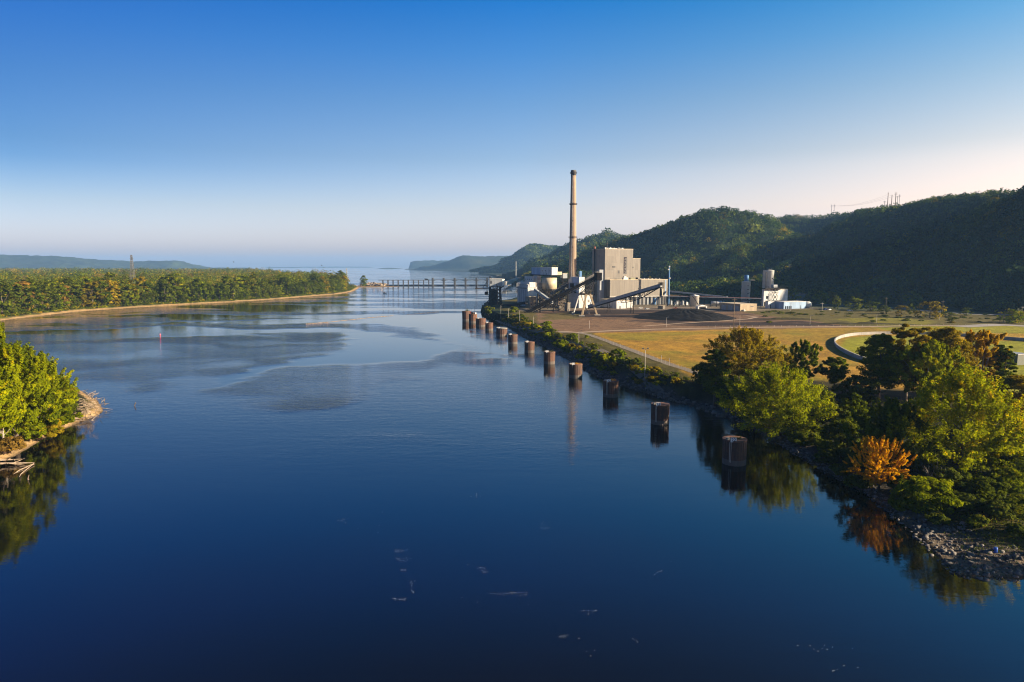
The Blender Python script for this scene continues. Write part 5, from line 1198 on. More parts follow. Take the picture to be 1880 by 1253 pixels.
def rockmat(name, a, b_):
    m, nt, bb = newmat(name); at = N(nt, 'ShaderNodeAttribute', attribute_name='tint'); n = noise(nt, 3., 4, geo(nt))
    L(nt, ramp(nt, math_(nt, 'MULTIPLY_ADD', n, .5, math_(nt, 'MULTIPLY', at.outputs['Fac'], .75)), [(.3, a), (.85, b_)]), bb.inputs['Base Color']); bb.inputs['Roughness'].default_value = .9; bump(nt, n, .6, .15, bb); return m
RK = rockmat('shore rock', (.035, .031, .028), (.17, .15, .135)); RKT = rockmat('tan rubble', (.13, .09, .06), (.36, .27, .18))
def along(pxs, n, spread, z, g, zsp=.4):
    w_ = [W(a, b_, 0) for a, b_ in pxs]; o = []
    for k in range(n): i = g.integers(0, len(w_)-1); t_ = g.uniform(); a, b_ = w_[i], w_[i+1]; o.append((a[0]+(b_[0]-a[0])*t_+g.normal(0, spread), a[1]+(b_[1]-a[1])*t_+g.normal(0, spread), z+g.uniform(-zsp, zsp)))
    return np.array(o)
rocks('rock_sill', 'long thin tan rock sill breaking the surface in mid river', along([(562, 595.3), (600, 592), (640, 588), (680, 583.5), (722, 580)], 1500, .45, -.02, g, .12), .20, 31, RKT, None, 'rock sill', None, .3)
rocks('rock_sill', 'shorter dark rock sill nearer the mooring cells', along([(746, 578), (775, 575.5), (806, 572.5)], 420, .4, -.06, g, .12), .20, 32, RK, None, 'rock sill', None, .3)
rocks('rubble_bank', 'sunlit tan rubble bank at the left end of the dam', along([(664, 524), (680, 524.6), (702, 525.2), (704, 522.5), (680, 521)], 1200, 5, .6, g, .8), 1.0, 33, RKT, None, 'rubble bank')
xs = P(932, 520, 1700)
t = thing('lock_wall', 'long low grey lock wall running upstream beyond the unloading tower', 'lock wall', (xs[0], 1700, 0))
mb = MB(); mb.beam(P(925, 521, 1500), P(962, 509.5, 2500), 9, 8); mb.build('wall', M['conc'], t); mb = MB(); mb.beam(P(952, 524, 1450), P(972, 510, 2500), 9, 8); mb.build('wall', M['conc'], t)
q = P(936, 518.5, 1500); mb = MB(); mb.box((q[0], q[1], 3), 9, 7, 5); mb.build('control_house', M['cream'], t)

# ---- masts, transmission towers, poles
def lattice_mast(name, label, cat, px, ptop, D, z0, w0, w1, n, mat, r=.2, arms=()):
    q = P(px, ptop, D); t = thing(name, label, cat, (q[0], D, z0)); mb = MB(); legs = lattice_tower(mb, q[0], D, z0, q[2], w0, w1, n, r); mb.build('lattice', mat, t)
    for a, b_ in legs: mb = MB(); mb.tube([a, b_], r, 5); mb.build('leg', mat, t)
    for tz, wa in arms: mb = MB(); z = z0+(q[2]-z0)*tz; mb.beam((q[0]-wa, D, z), (q[0]+wa, D, z), r*2, r*2); mb.build('crossarm', mat, t)
    return t
lattice_mast('power_tower', 'pale steel lattice power tower rising from the island forest', 'power tower', 241, 468.5, 860, 2, 8.0, 1.3, 13, M['steel'], .2, ((.93, 2.2), (.62, 2.4)))
lattice_mast('navigation_tower', 'small white tower beyond the tip of the wooded island', 'tower', 636, 493, 1750, 2, 3.5, 2.2, 6, M['galv'], .35)
lattice_mast('radio_mast', 'tall thin white radio mast near the lock', 'mast', 947.5, 480, 1900, 2, 1.8, 1.2, 24, M['wpaint'], .38)
q = W(1229, 556, ZF); t = thing('blue_mast', 'tall slim blue mast with lamps right of the turbine hall', 'mast', (q[0], 742, ZF)); q = P(1229, 488, 742)
mb = MB(); mb.tube([(q[0], 742, ZF-.2), (q[0], 742, q[2]-6), (q[0], 742, q[2])], [1., .8, .6], 8); mb.build('pole', M['blue'], t)
for py in (490, 495, 511): z = zat(1229, py, 742); mb = MB(); mb.box((q[0]+(-.9 if py == 495 else .9 if py == 511 else 0), 741.3, z-.7), 1.5, 1.0, 1.3); mb.build('lamp', M['wpaint'], t)
def pole(name, label, cat, x, y, z0, z1, r, mat, kind, group=None):
    t = thing(name, label, cat, (x, y, z0), group); mb = MB(); mb.tube([(x, y, z0-.4), (x, y, z1)], [r, r*.7], 7); mb.build('pole', mat, t); h = z1-z0
    if kind == 'lamp': mb = MB(); mb.beam((x, y, z1), (x+1.3, y-.3, z1+.25), .13, .13); mb.build('arm', mat, t); mb = MB(); mb.box((x+1.3, y-.3, z1+.1), .9, .45, .25); mb.build('lamp', M['steel'], t)
    if kind == 'flood': mb = MB(); mb.beam((x-1.1, y, z1-.2), (x+1.1, y, z1-.2), .14, .14); mb.build('arm', mat, t); [(lambda m_: m_.box((x+s_, y-.2, z1-.1), .6, .5, .5) and m_.build('lamp', M['steel'], t))(MB()) for s_ in (-1, 1)]
    if kind == 'cross': mb = MB(); mb.beam((x-1.6, y, z1-1.0), (x+1.6, y, z1-1.0), .22, .22); mb.build('crossarm', mat, t)
    if kind == 'cross2': 
        for dz in (1.4, 4.2): mb = MB(); mb.beam((x-2.6, y, z1-dz), (x+2.6, y, z1-dz), .4, .4); mb.build('crossarm', mat, t)
    return t
lps = [(919.5, 575, 560, 'first light pole on the gravel track, nearest the unloading tower'), (933.5, 582, 566, 'light pole beside the gravel track by the bright bush'), (954, 588.5, 570.5, 'light pole in the middle of the far gravel track'), (979, 598, 580.5, 'light pole where the gravel track meets the dirt yard'), (1062.6, 628, 608.5, 'light pole at the bend of the dirt track behind the bank'), (1184, 680, 640.5, 'nearest light pole, tall on the bank crest')]
for px, pb, pt_, lb in lps: x, y, z = W(px, pb, ZF); z = ground_z(x, y); pole('light_pole', lb, 'light pole', x, y, z, zat(px, pt_, y), .14, M['pole'], 'flood' if px > 1180 else 'lamp')
for px, pb, pt_, lb in [(1223.5, 601, 583, 'thin light pole left of the coal pile'), (1082, 604, 588, 'thin light pole on the dirt yard by the leg tower'), (1358, 598, 581, 'thin light pole right of the coal pile'), (1487, 597, 580, 'thin light pole at the far edge of the golden field'), (1609, 595, 578.5, 'thin light pole on the scrubby shelf behind the grove'), (1725, 589, 570, 'thin light pole by the broad pale olive tree')]:
    x, y, z = W(px, pb, ZF); pole('light_pole', lb, 'light pole', x, y, ZF, zat(px, pt_, y), .12, M['pole'], 'lamp')
for px, pb, pt_, lb in [(1346.5, 611, 548, 'tall wooden utility pole in front of the tan warehouse'), (1835.5, 594, 573, 'left pole of the pair by the road at the right'), (1842.5, 594, 573, 'right pole of the pair by the road at the right'), (1451.5, 572, 555, 'pale pole in front of the low white plant building'), (1509, 574, 556, 'pale pole left of the parked white cars'), (1730, 574, 552, 'dim utility pole behind the broad pale olive tree'), (1626, 570, 546, 'dim utility pole at the far road in shade'), (1863, 566, 550, 'street light beside the white trailers')]:
    x, y, z = W(px, pb, ZF); pole('utility_pole', lb, 'utility pole', x, y, ZF, zat(px, pt_, y), .22, M['wood'] if px not in (1451.5, 1509) else M['pole'], 'cross')
for px, pb, pt_, D, lb in [(1628.7, 390, 354, 1315, 'tallest left pole of the ridge line group'), (1636, 389, 358, 1310, 'middle dark pole of the ridge line group'), (1643, 388, 353.5, 1300, 'tall right dark pole of the ridge line group'), (1623, 392, 369, 1420, 'short pole with crossarms left of the ridge line group'), (1646.5, 386, 360, 1480, 'thin pale pole behind the ridge line group'), (1650, 386, 357.5, 1500, 'pale pole with crossarms right of the ridge line group'), (1526, 394, 376, 1740, 'left pole of the pair on the saddle ridge'), (1531, 394, 376, 1740, 'right pole of the pair on the saddle ridge')]:
    q = P(px, pb, D); pole('power_pole', lb, 'power pole', q[0], D, q[2]-8, zat(px, pt_, D), .75 if D < 1400 else .5, M['wood'] if D < 1400 else M['steel'], 'cross2' if D > 1400 or px == 1643 else 'cross')
for px, pb, pt_, lb in [(1420, 480, 456, 'greenish power pole in the valley cut'), (1293, 496, 481, 'dim twin pole on the slope behind the plant'), (1449, 505, 490, 'dim pole in the trees behind the tall silo'), (1603, 512, 488, 'pale dead pole among the slope trees')]:
    lo, hi = 700, 1700
    for _ in range(40):
        D = (lo+hi)/2; q = P(px, pb, D)
        if float(hillh(np.array([q[0]]), np.array([D]))[0]) > q[2]: hi = D
        else: lo = D
    q = P(px, pb, lo); pole('power_pole', lb, 'power pole', q[0], lo, q[2]-2, zat(px, pt_, lo)+4, .4, M['steel'], 'cross2')
lo, hi = 1300, 2200
D = 1660; q = P(1212.5, 431, D); t = thing('tower', 'small white tower on the left shoulder of the middle hill', 'tower', (q[0], D, q[2]-10)); mb = MB(); legs = lattice_tower(mb, q[0], D, q[2]-10, zat(1212, 419, D), 5, 3.5, 6, .5); mb.build('lattice', M['wpaint'], t); mb = MB(); mb.beam((q[0]-5, D, zat(1212, 422, D)), (q[0]+5, D, zat(1212, 422, D)), 1, 1); mb.build('crossarm', M['wpaint'], t)
# sagging wires from the ridge
def wire(label, a, b_, sag, r):
    a, b_ = np.array(a), np.array(b_); mb = MB(); mb.tube([a+(b_-a)*k/16-np.array((0, 0, sag*4*(k/16)*(1-k/16))) for k in range(17)], r, 4, False); one(mb, 'power_line', M['dark'], label, 'power line', 'power lines over the saddle')
for k in range(3): wire('thin power line running from the ridge poles over the saddle', P(1628.7+k*7, 358+k, 1315), P(1528+k*2, 378, 1740), 7, .08)

# ---- right hand plant: pipe rack, tank, silos, buildings
a, b_ = np.array(P(1226, 546.3, 725)), np.array(P(1397, 551, 700)); t = thing('pipe_rack', 'long dark elevated pipe rack right of the turbine hall', 'pipe rack', (a[0], a[1], ZF)); d = b_-a
mb = MB(); mb.beam(a-(0, 0, .6), b_-(0, 0, .6), 2.6, 1.0); mb.build('deck', M['dark'], t)
for k in range(4): mb = MB(); o = np.array((0, (k-1.5)*.8, 1.2+.4*(k % 2))); mb.tube([a+o, b_+o], .32, 7); mb.build('pipe', M[['galv', 'red', 'wpaint', 'steel'][k]], t)
for k in range(16): q = a+d*k/15; mb = MB(); mb.beam((q[0], q[1]-1.2, ZF-.2), (q[0], q[1]-1.2, q[2]-1.1), .35, .35); mb.beam((q[0], q[1]+1.2, ZF-.2), (q[0], q[1]+1.2, q[2]-1.1), .35, .35); mb.build('support', M['dark'], t)
mb = MB(); mb.beam(P(1226, 535, 760), P(1335, 546, 720), 1.6, 1.6); t2 = one(mb, 'duct', M['galv'], 'pale grey green duct sloping above the pipe rack', 'duct')
def vtank(name, label, px0, px1, ptop, pb, D, mat, dome=1.2, cat='tank', extra=None, nn=32):
    q = P((px0+px1)/2, pb, D); r = (px1-px0)/2/F*D*.93; zt = zat((px0+px1)/2, ptop, D); t = thing(name, label, cat, (q[0], D, ZF)); mb = MB(); mb.lathe((q[0], D), [(r, ZF-.2), (r, zt-dome), (r*1.02, zt-dome+.02), (.05, zt)], nn); mb.build('shell', mat, t, True)
    if extra: extra(t, q[0], D, r, zt)
    return t
def stair(t, x, y, r, zt): mb = MB(); mb.tube([(x+r*1.05*math.cos(a), y+r*1.05*math.sin(a), ZF+(zt-1.5-ZF)*k/10) for k, a in enumerate(np.linspace(R(-130), R(-35), 11)[::-1])], .3, 4); mb.build('stair', M['dark'], t)
vtank('storage_tank', 'pale blue white storage tank with a diagonal stair beside the coal pile', 1265.5, 1284, 541, 562, W(1275, 563.5, ZF)[1], M['wpaint'], 1.4, extra=stair)
D = 770
def sil(t, x, y, r, zt):
    mb = MB(); mb.lathe((x+.3, y), [(r*.5, zt-1), (r*.5, zat(1368, 505.5, D)), (.05, zat(1368, 505, D))], 20); mb.build('filter_drum', M['blue'], t, True)
    mb = MB(); legs = lattice_tower(mb, x+r+2.2, y, ZF, zt, 3.2, 3.2, 7, .25); mb.build('stair_tower', M['dark'], t)
    mb = MB(); mb.box((x+r+1.4, y, zt+.2), 7, 4, .3); mb.box((x+r+2, y, zt+.5), 4, 2.5, 1.2); mb.build('top_deck', M['cream'], t)
    mb = MB(); mb.box((x+.6, y-r-.05, ZF+5), 1.2, .5, 2); mb.build('door', M['glass'], t)
    for zz in (.45, .62, .78): mb = MB(); mb.box((x+.8, y-r-.06, ZF+(zt-ZF)*zz), 2, .4, .5); mb.build('hatch', M['steel'], t)
vtank('silo', 'shorter white silo topped by a bright blue drum', 1360, 1377, 516, 556, D, weathered('pale silo paint', (.80, .80, .80), (.62, .62, .62), .6, .3), .8, 'silo', sil)
D = 745
def sil2(t, x, y, r, zt):
    mb = MB(); mb.box((x-r*.72, y-r*.72-.5, ZF), .8, .8, zt-ZF-2.4); mb.build('ladder_cage', M['steel'], t)
    for dx, dz in ((.45, 10), (.72, 11)): mb = MB(); yy = y-math.sqrt(max(r*r-(r*dx)**2, 0)); mb.box((x+r*dx, yy-.1, zt-dz), 1.1, .5, 1.1); mb.build('hatch', M['glass'], t)
    for dx in (.2, .5): mb = MB(); mb.tube([(x+r*dx, y, zt-.3), (x+r*dx, y, zt+1.6)], .2, 5); mb.build('vent', M['steel'], t)
vtank('silo', 'tall pale concrete silo, the highest thing at the right of the plant', 1398, 1419, 495.8, 560, D, weathered('white silo paint', (.80, .80, .78), (.60, .60, .58), .6, .3), .5, 'silo', sil2)
def fr(t, f, w, l, zt, z0):
    mb = MB(); q = f.pt(w*.42, -2.0, 0); lattice_tower(mb, q[0], q[1], z0, zt+2, 4.2, 4.2, 4, .3, TH); mb.build('stair_frame', M['dark'], t)
    mb = MB(); f.box(mb, -1, w*.72, -3.4, l*.6, zt+.4, zt+1.6); mb.build('top_deck', M['dark'], t)
    mb = MB(); f.box(mb, w*.34, w*.5, -2, 2, zt+1.65, zt+5); mb.build('hopper', M['galv'], t)
    mb = MB(); 
    for u in np.linspace(0, w*.9, 10): q = f.pt(u, -3.2, 0); mb.tube([(q[0], q[1], zt+1.6), (q[0], q[1], zt+3.4)], .1, 4)
    mb.beam(f.pt(0, -3.2, zt+3.4), f.pt(w*.9, -3.2, zt+3.4), .15, .15); mb.build('railing', M['dark'], t)
    door(t, f, w*.1, w*.2, z0+8, z0+11, M['glass'], 'window'); door(t, f, w*.02, w*.16, z0, z0+5, M['dark'])
simple_box('process_building', 'white process building with dark stair frame in front of the tall silo', 'building', 1400.5, 1402, 1445, 532, 567, (M['white'], M['cream']), D=722, depth=3, extra=fr)
simple_box('process_building', 'lower white building before the stair frame at the foot of the tall silo', 'building', 1408, 1410, 1438, 553.5, 567.5, (M['white'], M['dark']), depth=4, extra=lambda t, f, w, l, zt, z0: (door(t, f, w*.14, w*.2, z0, z0+4, M['glass']), door(t, f, w*.55, w*.66, z0+3, z0+5.4, M['glass'], 'window')))
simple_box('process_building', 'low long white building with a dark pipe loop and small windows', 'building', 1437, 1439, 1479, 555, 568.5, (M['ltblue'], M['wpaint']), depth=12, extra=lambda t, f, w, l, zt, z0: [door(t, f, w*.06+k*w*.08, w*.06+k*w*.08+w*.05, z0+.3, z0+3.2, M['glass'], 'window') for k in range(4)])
q = W(1463.5, 567.5, ZF); mb = MB(); mb.tube([(q[0]-2.6+2.6*0, q[1]-1, ZF), (q[0]-2.3, q[1]-1, ZF+3)]+[(q[0]+2.2*math.cos(a), q[1]-1, ZF+3.6+1.8*math.sin(a)) for a in np.linspace(math.pi*.95, .05*math.pi, 8)]+[(q[0]+2.3, q[1]-1, ZF+3), (q[0]+2.6, q[1]-1, ZF)], .6, 8); one(mb, 'pipe_loop', M['dark'], 'dark horseshoe pipe loop against the low white building', 'pipe')
q = W(1484, 567, ZF); t = thing('process_tank', 'white round ended tank at the right end of the low white building', 'tank', q); mb = MB(); r = 3.4
mb.tube([(q[0]-7, q[1]+2, ZF+3.9)]+[(q[0]+r*math.sin(a)*.9, q[1]-.3*math.sin(a), ZF+3.9) for a in np.linspace(0, 1.5, 6)], [r]+[r*math.cos(a) for a in np.linspace(0, 1.5, 6)], 24); mb.build('shell', M['wpaint'], t, True)
mb = MB(); mb.box((q[0]-2, q[1]+.4, ZF-.2), 1, 4, 1.6); mb.build('saddle', M['conc'], t)
def wh(t, f, w, l, zt, z0):
    for k in range(3): sdoor(t, f, l*(.06+.3*k), l*(.06+.3*k)+l*.24, z0, zt-1.6, M['galv'])
    door(t, f, w*.62, w*.8, zt-2.4, zt-1.7, M['steel'], 'louvre'); mb = MB(); c = f.pt(w*.18, -1.2, 0); mb.lathe(c, [(1.2, z0-.1), (1.2, z0+1.2), (.6, z0+1.9), (.05, z0+2.1)], 14); mb.build('tank', M['wpaint'], t)
simple_box('warehouse', 'tan warehouse with blue grey roller doors beyond the coal pile', 'warehouse', 1321, 1359, 1389, 559.5, 572.5, (M['tanw'], M['cream']), extra=wh)
simple_box('shed', 'small white gabled shed with a dark open door by the storage tank', 'shed', 1277, 1281.5, 1298, 563, 568.5, (M['white'], M['wpaint']), gable=1.4, extra=lambda t, f, w, l, zt, z0: door(t, f, w*.14, w*.86, z0, zt-.3, M['dark']))
simple_box('shed', 'little tan block with a sunlit face on the yard below the turbine hall', 'shed', 1208, 1217, 1221, 562.5, 568, (M['tan'], M['cream']))
simple_box('shed', 'dim reddish roofed shed at the foot of the bluff right of the silos', 'shed', 1454, 1457, 1482, 541, 549, (M['grey'], M['red']), D=800, depth=12, z0=ZF)
simple_box('shed', 'dark green shed at the right edge beyond the curved wall', 'shed', 1866, 1868, 1886, 652, 673, (plain('dark green siding', (.04, .06, .045)), M['galv']), depth=6)
for k, (px, pb) in enumerate([(1313, 560), (1322, 559)]):
    q = W(px, pb, ZF); t = thing('storage_tank', ['low white horizontal tank left of the tan warehouse', 'second low white horizontal tank just above the tan warehouse'][k], 'tank', q); mb = MB(); mb.tube([(q[0]-4.5, q[1], ZF+2.2), (q[0]-4, q[1], ZF+2.2), (q[0]+4, q[1], ZF+2.2), (q[0]+4.5, q[1], ZF+2.2)], [1, 1.7, 1.7, 1], 16); mb.build('shell', M['wpaint'], t, True); mb = MB(); mb.box((q[0]-2.5, q[1], ZF-.2), .6, 2.6, 1.5); mb.box((q[0]+2.5, q[1], ZF-.2), .6, 2.6, 1.5); mb.build('saddle', M['conc'], t)
g = np.random.default_rng(19)
for k in range(9):
    px = 1232+k*3.6; q = W(px, 560+g.uniform(-1.5, 1.5), ZF); t = thing('transformer', 'grey electrical unit in the yard under the pipe rack', 'transformer', q, 'electrical units under the pipe rack'); h_ = g.uniform(2, 4.5)
    mb = MB(); mb.box((q[0], q[1], ZF-.1), g.uniform(1.6, 2.6), 2, h_, TH); mb.build('cabinet', M[['galv', 'steel', 'wpaint'][k % 3]], t); mb = MB(); [mb.tube([(q[0]+s_, q[1], ZF+h_-.1), (q[0]+s_, q[1], ZF+h_+1.2)], [.16, .1], 6) for s_ in (-.5, 0, .5)]; mb.build('bushing', M['conc'], t)

# ---- coal pile
q = W(1258, 584, ZF); cx, cy = q[0], q[1]; hp = zat(1262, 566.3, cy)-ZF
X, Y = np.meshgrid(np.linspace(-50, 48, 150), np.linspace(-42, 42, 120)); rr = np.hypot(X/np.where(X < 0, 46, 38), Y/34)*(1+.5*(fbm(X+300, Y, 30, 3, 86)-.5)); ang = np.arctan2(Y, X)
Z = hp*np.minimum(np.clip(1.05-rr, 0, 1)**.9, .72+.5*fbm(X, Y, 14, 2, 88))*(1+.09*sstep(-20, 15, X)*np.sin(ang*23+9*fbm(X, Y, 9, 3, 82))+.16*(fbm(X, Y, 16, 3, 81)-.5))+(fbm(X, Y, 5, 3, 83)-.5)*.9*sstep(1.05, .9, rr); Z = np.where(rr < 1.05, np.minimum(Z, hp*.93+(fbm(X, Y, 9, 2, 84)-.5)*1.), -.6)
cm, nt, b = newmat('coal'); n = noise(nt, 1.5, 5, geo(nt), .7); L(nt, ramp(nt, n, [(.3, (.003, .003, .0035)), (.75, (.009, .0085, .009))]), b.inputs['Base Color']); b.inputs['Roughness'].default_value = .9; b.inputs['Specular IOR Level'].default_value = .15; bump(nt, n, .8, .3, b)
setp(link('coal_pile', grid_mesh('coal_pile', X+cx, Y+cy, Z+ZF, cm)), 'large black coal pile with raked sides in the yard', 'coal pile')
for k, (px, py, sx, sy, h_, lb) in enumerate([(1150, 583, 26, 7, 1.6, 'low dark ridge of coal in the dirt yard by the leg tower'), (1120, 590, 20, 5, 1.3, 'low tan dirt mound in the coal yard'), (1190, 578, 16, 6, 1.5, 'low coal mound left of the large coal pile'), (1065, 588, 16, 5, 1.2, 'low brown dirt heap left of the leg tower'), (1445, 588, 30, 4, 2.2, 'long dark earth berm below the scrubby shelf'), (1580, 596.5, 46, 3.5, 2.0, 'dark earth berm at the far edge of the golden field')]):
    q = W(px, py, ZF); X, Y = np.meshgrid(np.linspace(-sx, sx, 50), np.linspace(-sy, sy, 24)); rr = np.hypot(X/sx, Y/sy); Z = h_*np.clip(1-rr, 0, 1)**.7*(.6+.8*fbm(X+px*9, Y, 6, 3, 85))-.1; Z = np.where(rr < 1, Z, -.5)
    c_ = np.zeros((X.size, 3)); c_[:] = C_COAL if k in (0, 2) else ((.05, .045, .02) if k > 3 else C_DIRT); setp(link('earth_mound', grid_mesh('earth_mound', X+q[0], Y+q[1]-(X*.08), Z+ZF, GROUND, {'cover': c_})), lb, 'mound')

# ---- curved flood wall
pts = [W(a, b_, ZF) for a, b_ in [(1615, 671), (1592, 665), (1573, 658.5), (1555, 650.5), (1541, 642.5), (1534, 636), (1532.5, 630.5), (1536, 625.5), (1546, 621), (1560, 618), (1580, 616), (1620, 614.6), (1680, 614.8), (1740, 616.5), (1800, 620.5), (1850, 624.5), (1900, 628.5)]]
fine = []
for i in range(len(pts)-1):
    p0, p1, p2, p3 = [np.array(pts[min(max(j, 0), len(pts)-1)][:2]) for j in (i-1, i, i+1, i+2)]
    for t_ in np.linspace(0, 1, 7)[:-1]: fine.append(.5*((2*p1)+(-p0+p2)*t_+(2*p0-5*p1+4*p2-p3)*t_**2+(-p0+3*p1-3*p2+p3)*t_**3))
fine.append(np.array(pts[-1][:2])); fine = np.array(fine); tan = np.gradient(fine, axis=0); nrm = np.stack([-tan[:, 1], tan[:, 0]], 1); nrm /= np.linalg.norm(nrm, axis=1, keepdims=True)
t = thing('curved_wall', 'low pale concrete wall curving round the green lawn', 'wall', (pts[6][0], pts[6][1], ZF))
def ribbon(mb, path, nrm, w_, z0, z1):
    n = len(path); q = []
    for p_, m_ in zip(path, nrm): q += [(p_[0]+m_[0]*w_, p_[1]+m_[1]*w_, z0), (p_[0]+m_[0]*w_, p_[1]+m_[1]*w_, z1), (p_[0]-m_[0]*w_, p_[1]-m_[1]*w_, z1), (p_[0]-m_[0]*w_, p_[1]-m_[1]*w_, z0)]
    mb.add(q, [(i*4+a, (i+1)*4+a, (i+1)*4+(a+1) % 4, i*4+(a+1) % 4) for i in range(n-1) for a in range(4)]+[(0, 1, 2, 3), ((n-1)*4+3, (n-1)*4+2, (n-1)*4+1, (n-1)*4)])
mb = MB(); ribbon(mb, fine, nrm, .25, ZF-.6, ZF+1.7); mb.build('wall', M['conc'], t); mb = MB(); ribbon(mb, fine, nrm, .33, ZF+1.7, ZF+1.9); mb.build('coping', M['conc'], t)

# ---- roads and tracks
def strip(name, label, pxs, w_, mat, dz=.09, z=ZF):
    w0 = np.array([W(a, b_, z)[:2] for a, b_ in pxs]); path = []
    for i in range(len(w0)-1):
        n_ = max(2, int(np.linalg.norm(w0[i+1]-w0[i])/4))
        for k in range(n_): path.append(w0[i]+(w0[i+1]-w0[i])*k/n_)
    path.append(w0[-1]); path = np.array(path); tg = np.gradient(path, axis=0); nr = np.stack([-tg[:, 1], tg[:, 0]], 1); nr /= np.linalg.norm(nr, axis=1, keepdims=True)
    c = np.linspace(-1, 1, 5); X = path[:, 0, None]+nr[:, 0, None]*w_/2*c*(1+.12*(fbm(path[:, 0], path[:, 1], 6, 2, 87)[:, None]-.5)); Y = path[:, 1, None]+nr[:, 1, None]*w_/2*c
    Z = bank_h(X, Y)[0]+dz; return setp(link(name, grid_mesh(name, X, Y, Z, mat)), label, None, None, 'structure')
strip('gravel_track', 'gravel track along the bank crest', [(898, 571), (912, 575.5), (935, 584), (960, 592.5), (985, 602), (1020, 613), (1045, 622), (1066, 633), (1100, 641), (1130, 655), (1180, 678), (1225, 699), (1255, 712)], 3.4, M['gravel'])
strip('gravel_track', 'fence side gravel track on the field edge', [(1022, 611), (1060, 611.5), (1085, 617), (1120, 630), (1160, 645), (1200, 660), (1240, 675), (1285, 688)], 4.2, M['gravel'], .10)
strip('dirt_road', 'pinkish dirt road along the far edge of the golden field', [(1005, 608), (1060, 612), (1120, 608.5), (1200, 605.5), (1300, 603.5), (1420, 602.2), (1560, 601.2), (1660, 600.2), (1760, 599.2), (1830, 598.6)], 5, M['dirt'], .12)
strip('road', 'pale asphalt road at the right', [(1760, 601.5), (1800, 599), (1835, 597), (1900, 600.5), (2000, 606)], 14, weathered('worn asphalt', (.24, .22, .20), (.18, .16, .15), .9, .3, 0, False), .15)
strip('road', 'far highway at the foot of the bluffs', [(1500, 561), (1560, 561.5), (1640, 566.5), (1720, 573), (1780, 577.5), (1860, 579.5), (1960, 580)], 9, weathered('far asphalt', (.20, .19, .185), (.15, .145, .14), .9, .3, 0, False), .14)
strip('dirt_road', 'curving dirt track across the coal yard', [(1180, 600), (1260, 594), (1330, 590), (1375, 587), (1390, 583.5), (1370, 581)], 3.2, M['dirt'], .11)
# ---- fence along the field
t = thing('fence', 'wire fence with thin posts beside the field edge track', 'fence', W(1160, 645, ZF)); pf = [W(a, b_, ZF) for a, b_ in [(1085, 618.5), (1120, 632), (1160, 647), (1200, 662), (1245, 679), (1285, 691)]]
prev = None
for i in range(len(pf)-1):
    for k in range(6):
        x = pf[i][0]+(pf[i+1][0]-pf[i][0])*k/6; y = pf[i][1]+(pf[i+1][1]-pf[i][1])*k/6; z = ground_z(x, y); tall_ = (i, k) in ((3, 2), (3, 4)); mb = MB(); mb.tube([(x, y, z-.3), (x, y, z+(3.2 if tall_ else 1.7))], .11 if tall_ else .06, 5); mb.build('post', M['pole'], t)
        if prev: mb = MB(); [mb.tube([(prev[0], prev[1], prev[2]+h_), (x, y, z+h_)], .025, 3, False) for h_ in (.5, 1., 1.5)]; mb.build('wire', M['steel'], t)
        prev = (x, y, z)
t = thing('fence', 'dark post and rail fence by the green shed at the right', 'fence', W(1850, 672, ZF)); prev = None
for k in range(7):
    x, y, z = W(1840+k*5, 664+k*1.1, ZF); mb = MB(); mb.tube([(x, y, z-.3), (x, y, z+2.3)], .09, 5); mb.build('post', M['dark'], t)
    if prev: mb = MB(); [mb.beam((prev[0], prev[1], prev[2]+h_), (x, y, z+h_), .06, .06) for h_ in (.6, 1.4, 2.1)]; mb.build('rail', M['dark'], t)
    prev = (x, y, z)
t = thing('fence', 'low rail fence along the dirt road at the far field edge', 'fence', W(1500, 600.5, ZF)); prev = None
for k in range(40):
    x, y, z = W(1300+k*13.5, 602.2-k*.085, ZF); mb = MB(); mb.tube([(x, y, z-.3), (x, y, z+1.5)], .08, 4); mb.build('post', M['pole'], t)
    if prev and k % 2 == 0: mb = MB(); [mb.tube([(prev[0], prev[1], prev[2]+h_), (x, y, z+h_)], .03, 3, False) for h_ in (.7, 1.3)]; mb.build('wire', M['steel'], t)
    if k % 2 == 0: prev = (x, y, z)

# ---- vehicles
def vehicle(label, px, py, rz, mat, kind='car', z=ZF):
    x, y, _ = W(px, py, z); t = thing('car' if kind == 'car' else 'pickup_truck', label, kind if kind == 'car' else 'pickup truck', (x, y, z)); c, s = math.cos(rz), math.sin(rz)
    def sec(mb, prof, hw):                   # side profile extruded across
        q = [(x+a*c-w_*s, y+a*s+w_*c, z+h_) for w_ in (-hw, hw) for a, h_ in prof]; n = len(prof); mb.add(q, [tuple(range(n-1, -1, -1)), tuple(range(n, 2*n))]+[(i, (i+1) % n, n+(i+1) % n, n+i) for i in range(n)])
    mb = MB(); sec(mb, [(-2.3, .35), (2.3, .35), (2.35, .75), (1.2, .98), (-2.2, 1.02), (-2.35, .7)], .88); mb.build('body', mat, t)
    cab = [(-1.9, 1.0), (1.1, .97), (.35, 1.5), (-1.3, 1.52)] if kind == 'car' else [(-.5, 1.0), (1.2, .97), (.7, 1.6), (-.4, 1.62)]
    mb = MB(); sec(mb, cab, .76); mb.build('cabin', M['glass'], t); mb = MB(); r0, r1 = cab[3][0], cab[2][0]; sec(mb, [(r0, 1.525), (r1, 1.505), (r1, 1.57), (r0, 1.59)] if kind == 'car' else [(r0, 1.625), (r1, 1.605), (r1, 1.68), (r0, 1.7)], .74); mb.build('roof', mat, t)
    for a in (-1.4, 1.45):
        for w_ in (-.8, .8): mb = MB(); mb.tube([(x+a*c-(w_-.1)*s, y+a*s+(w_-.1)*c, z+.34), (x+a*c-(w_+.1)*s, y+a*s+(w_+.1)*c, z+.34)], .34, 12); mb.build('wheel', M['rubber'], t)
    return t
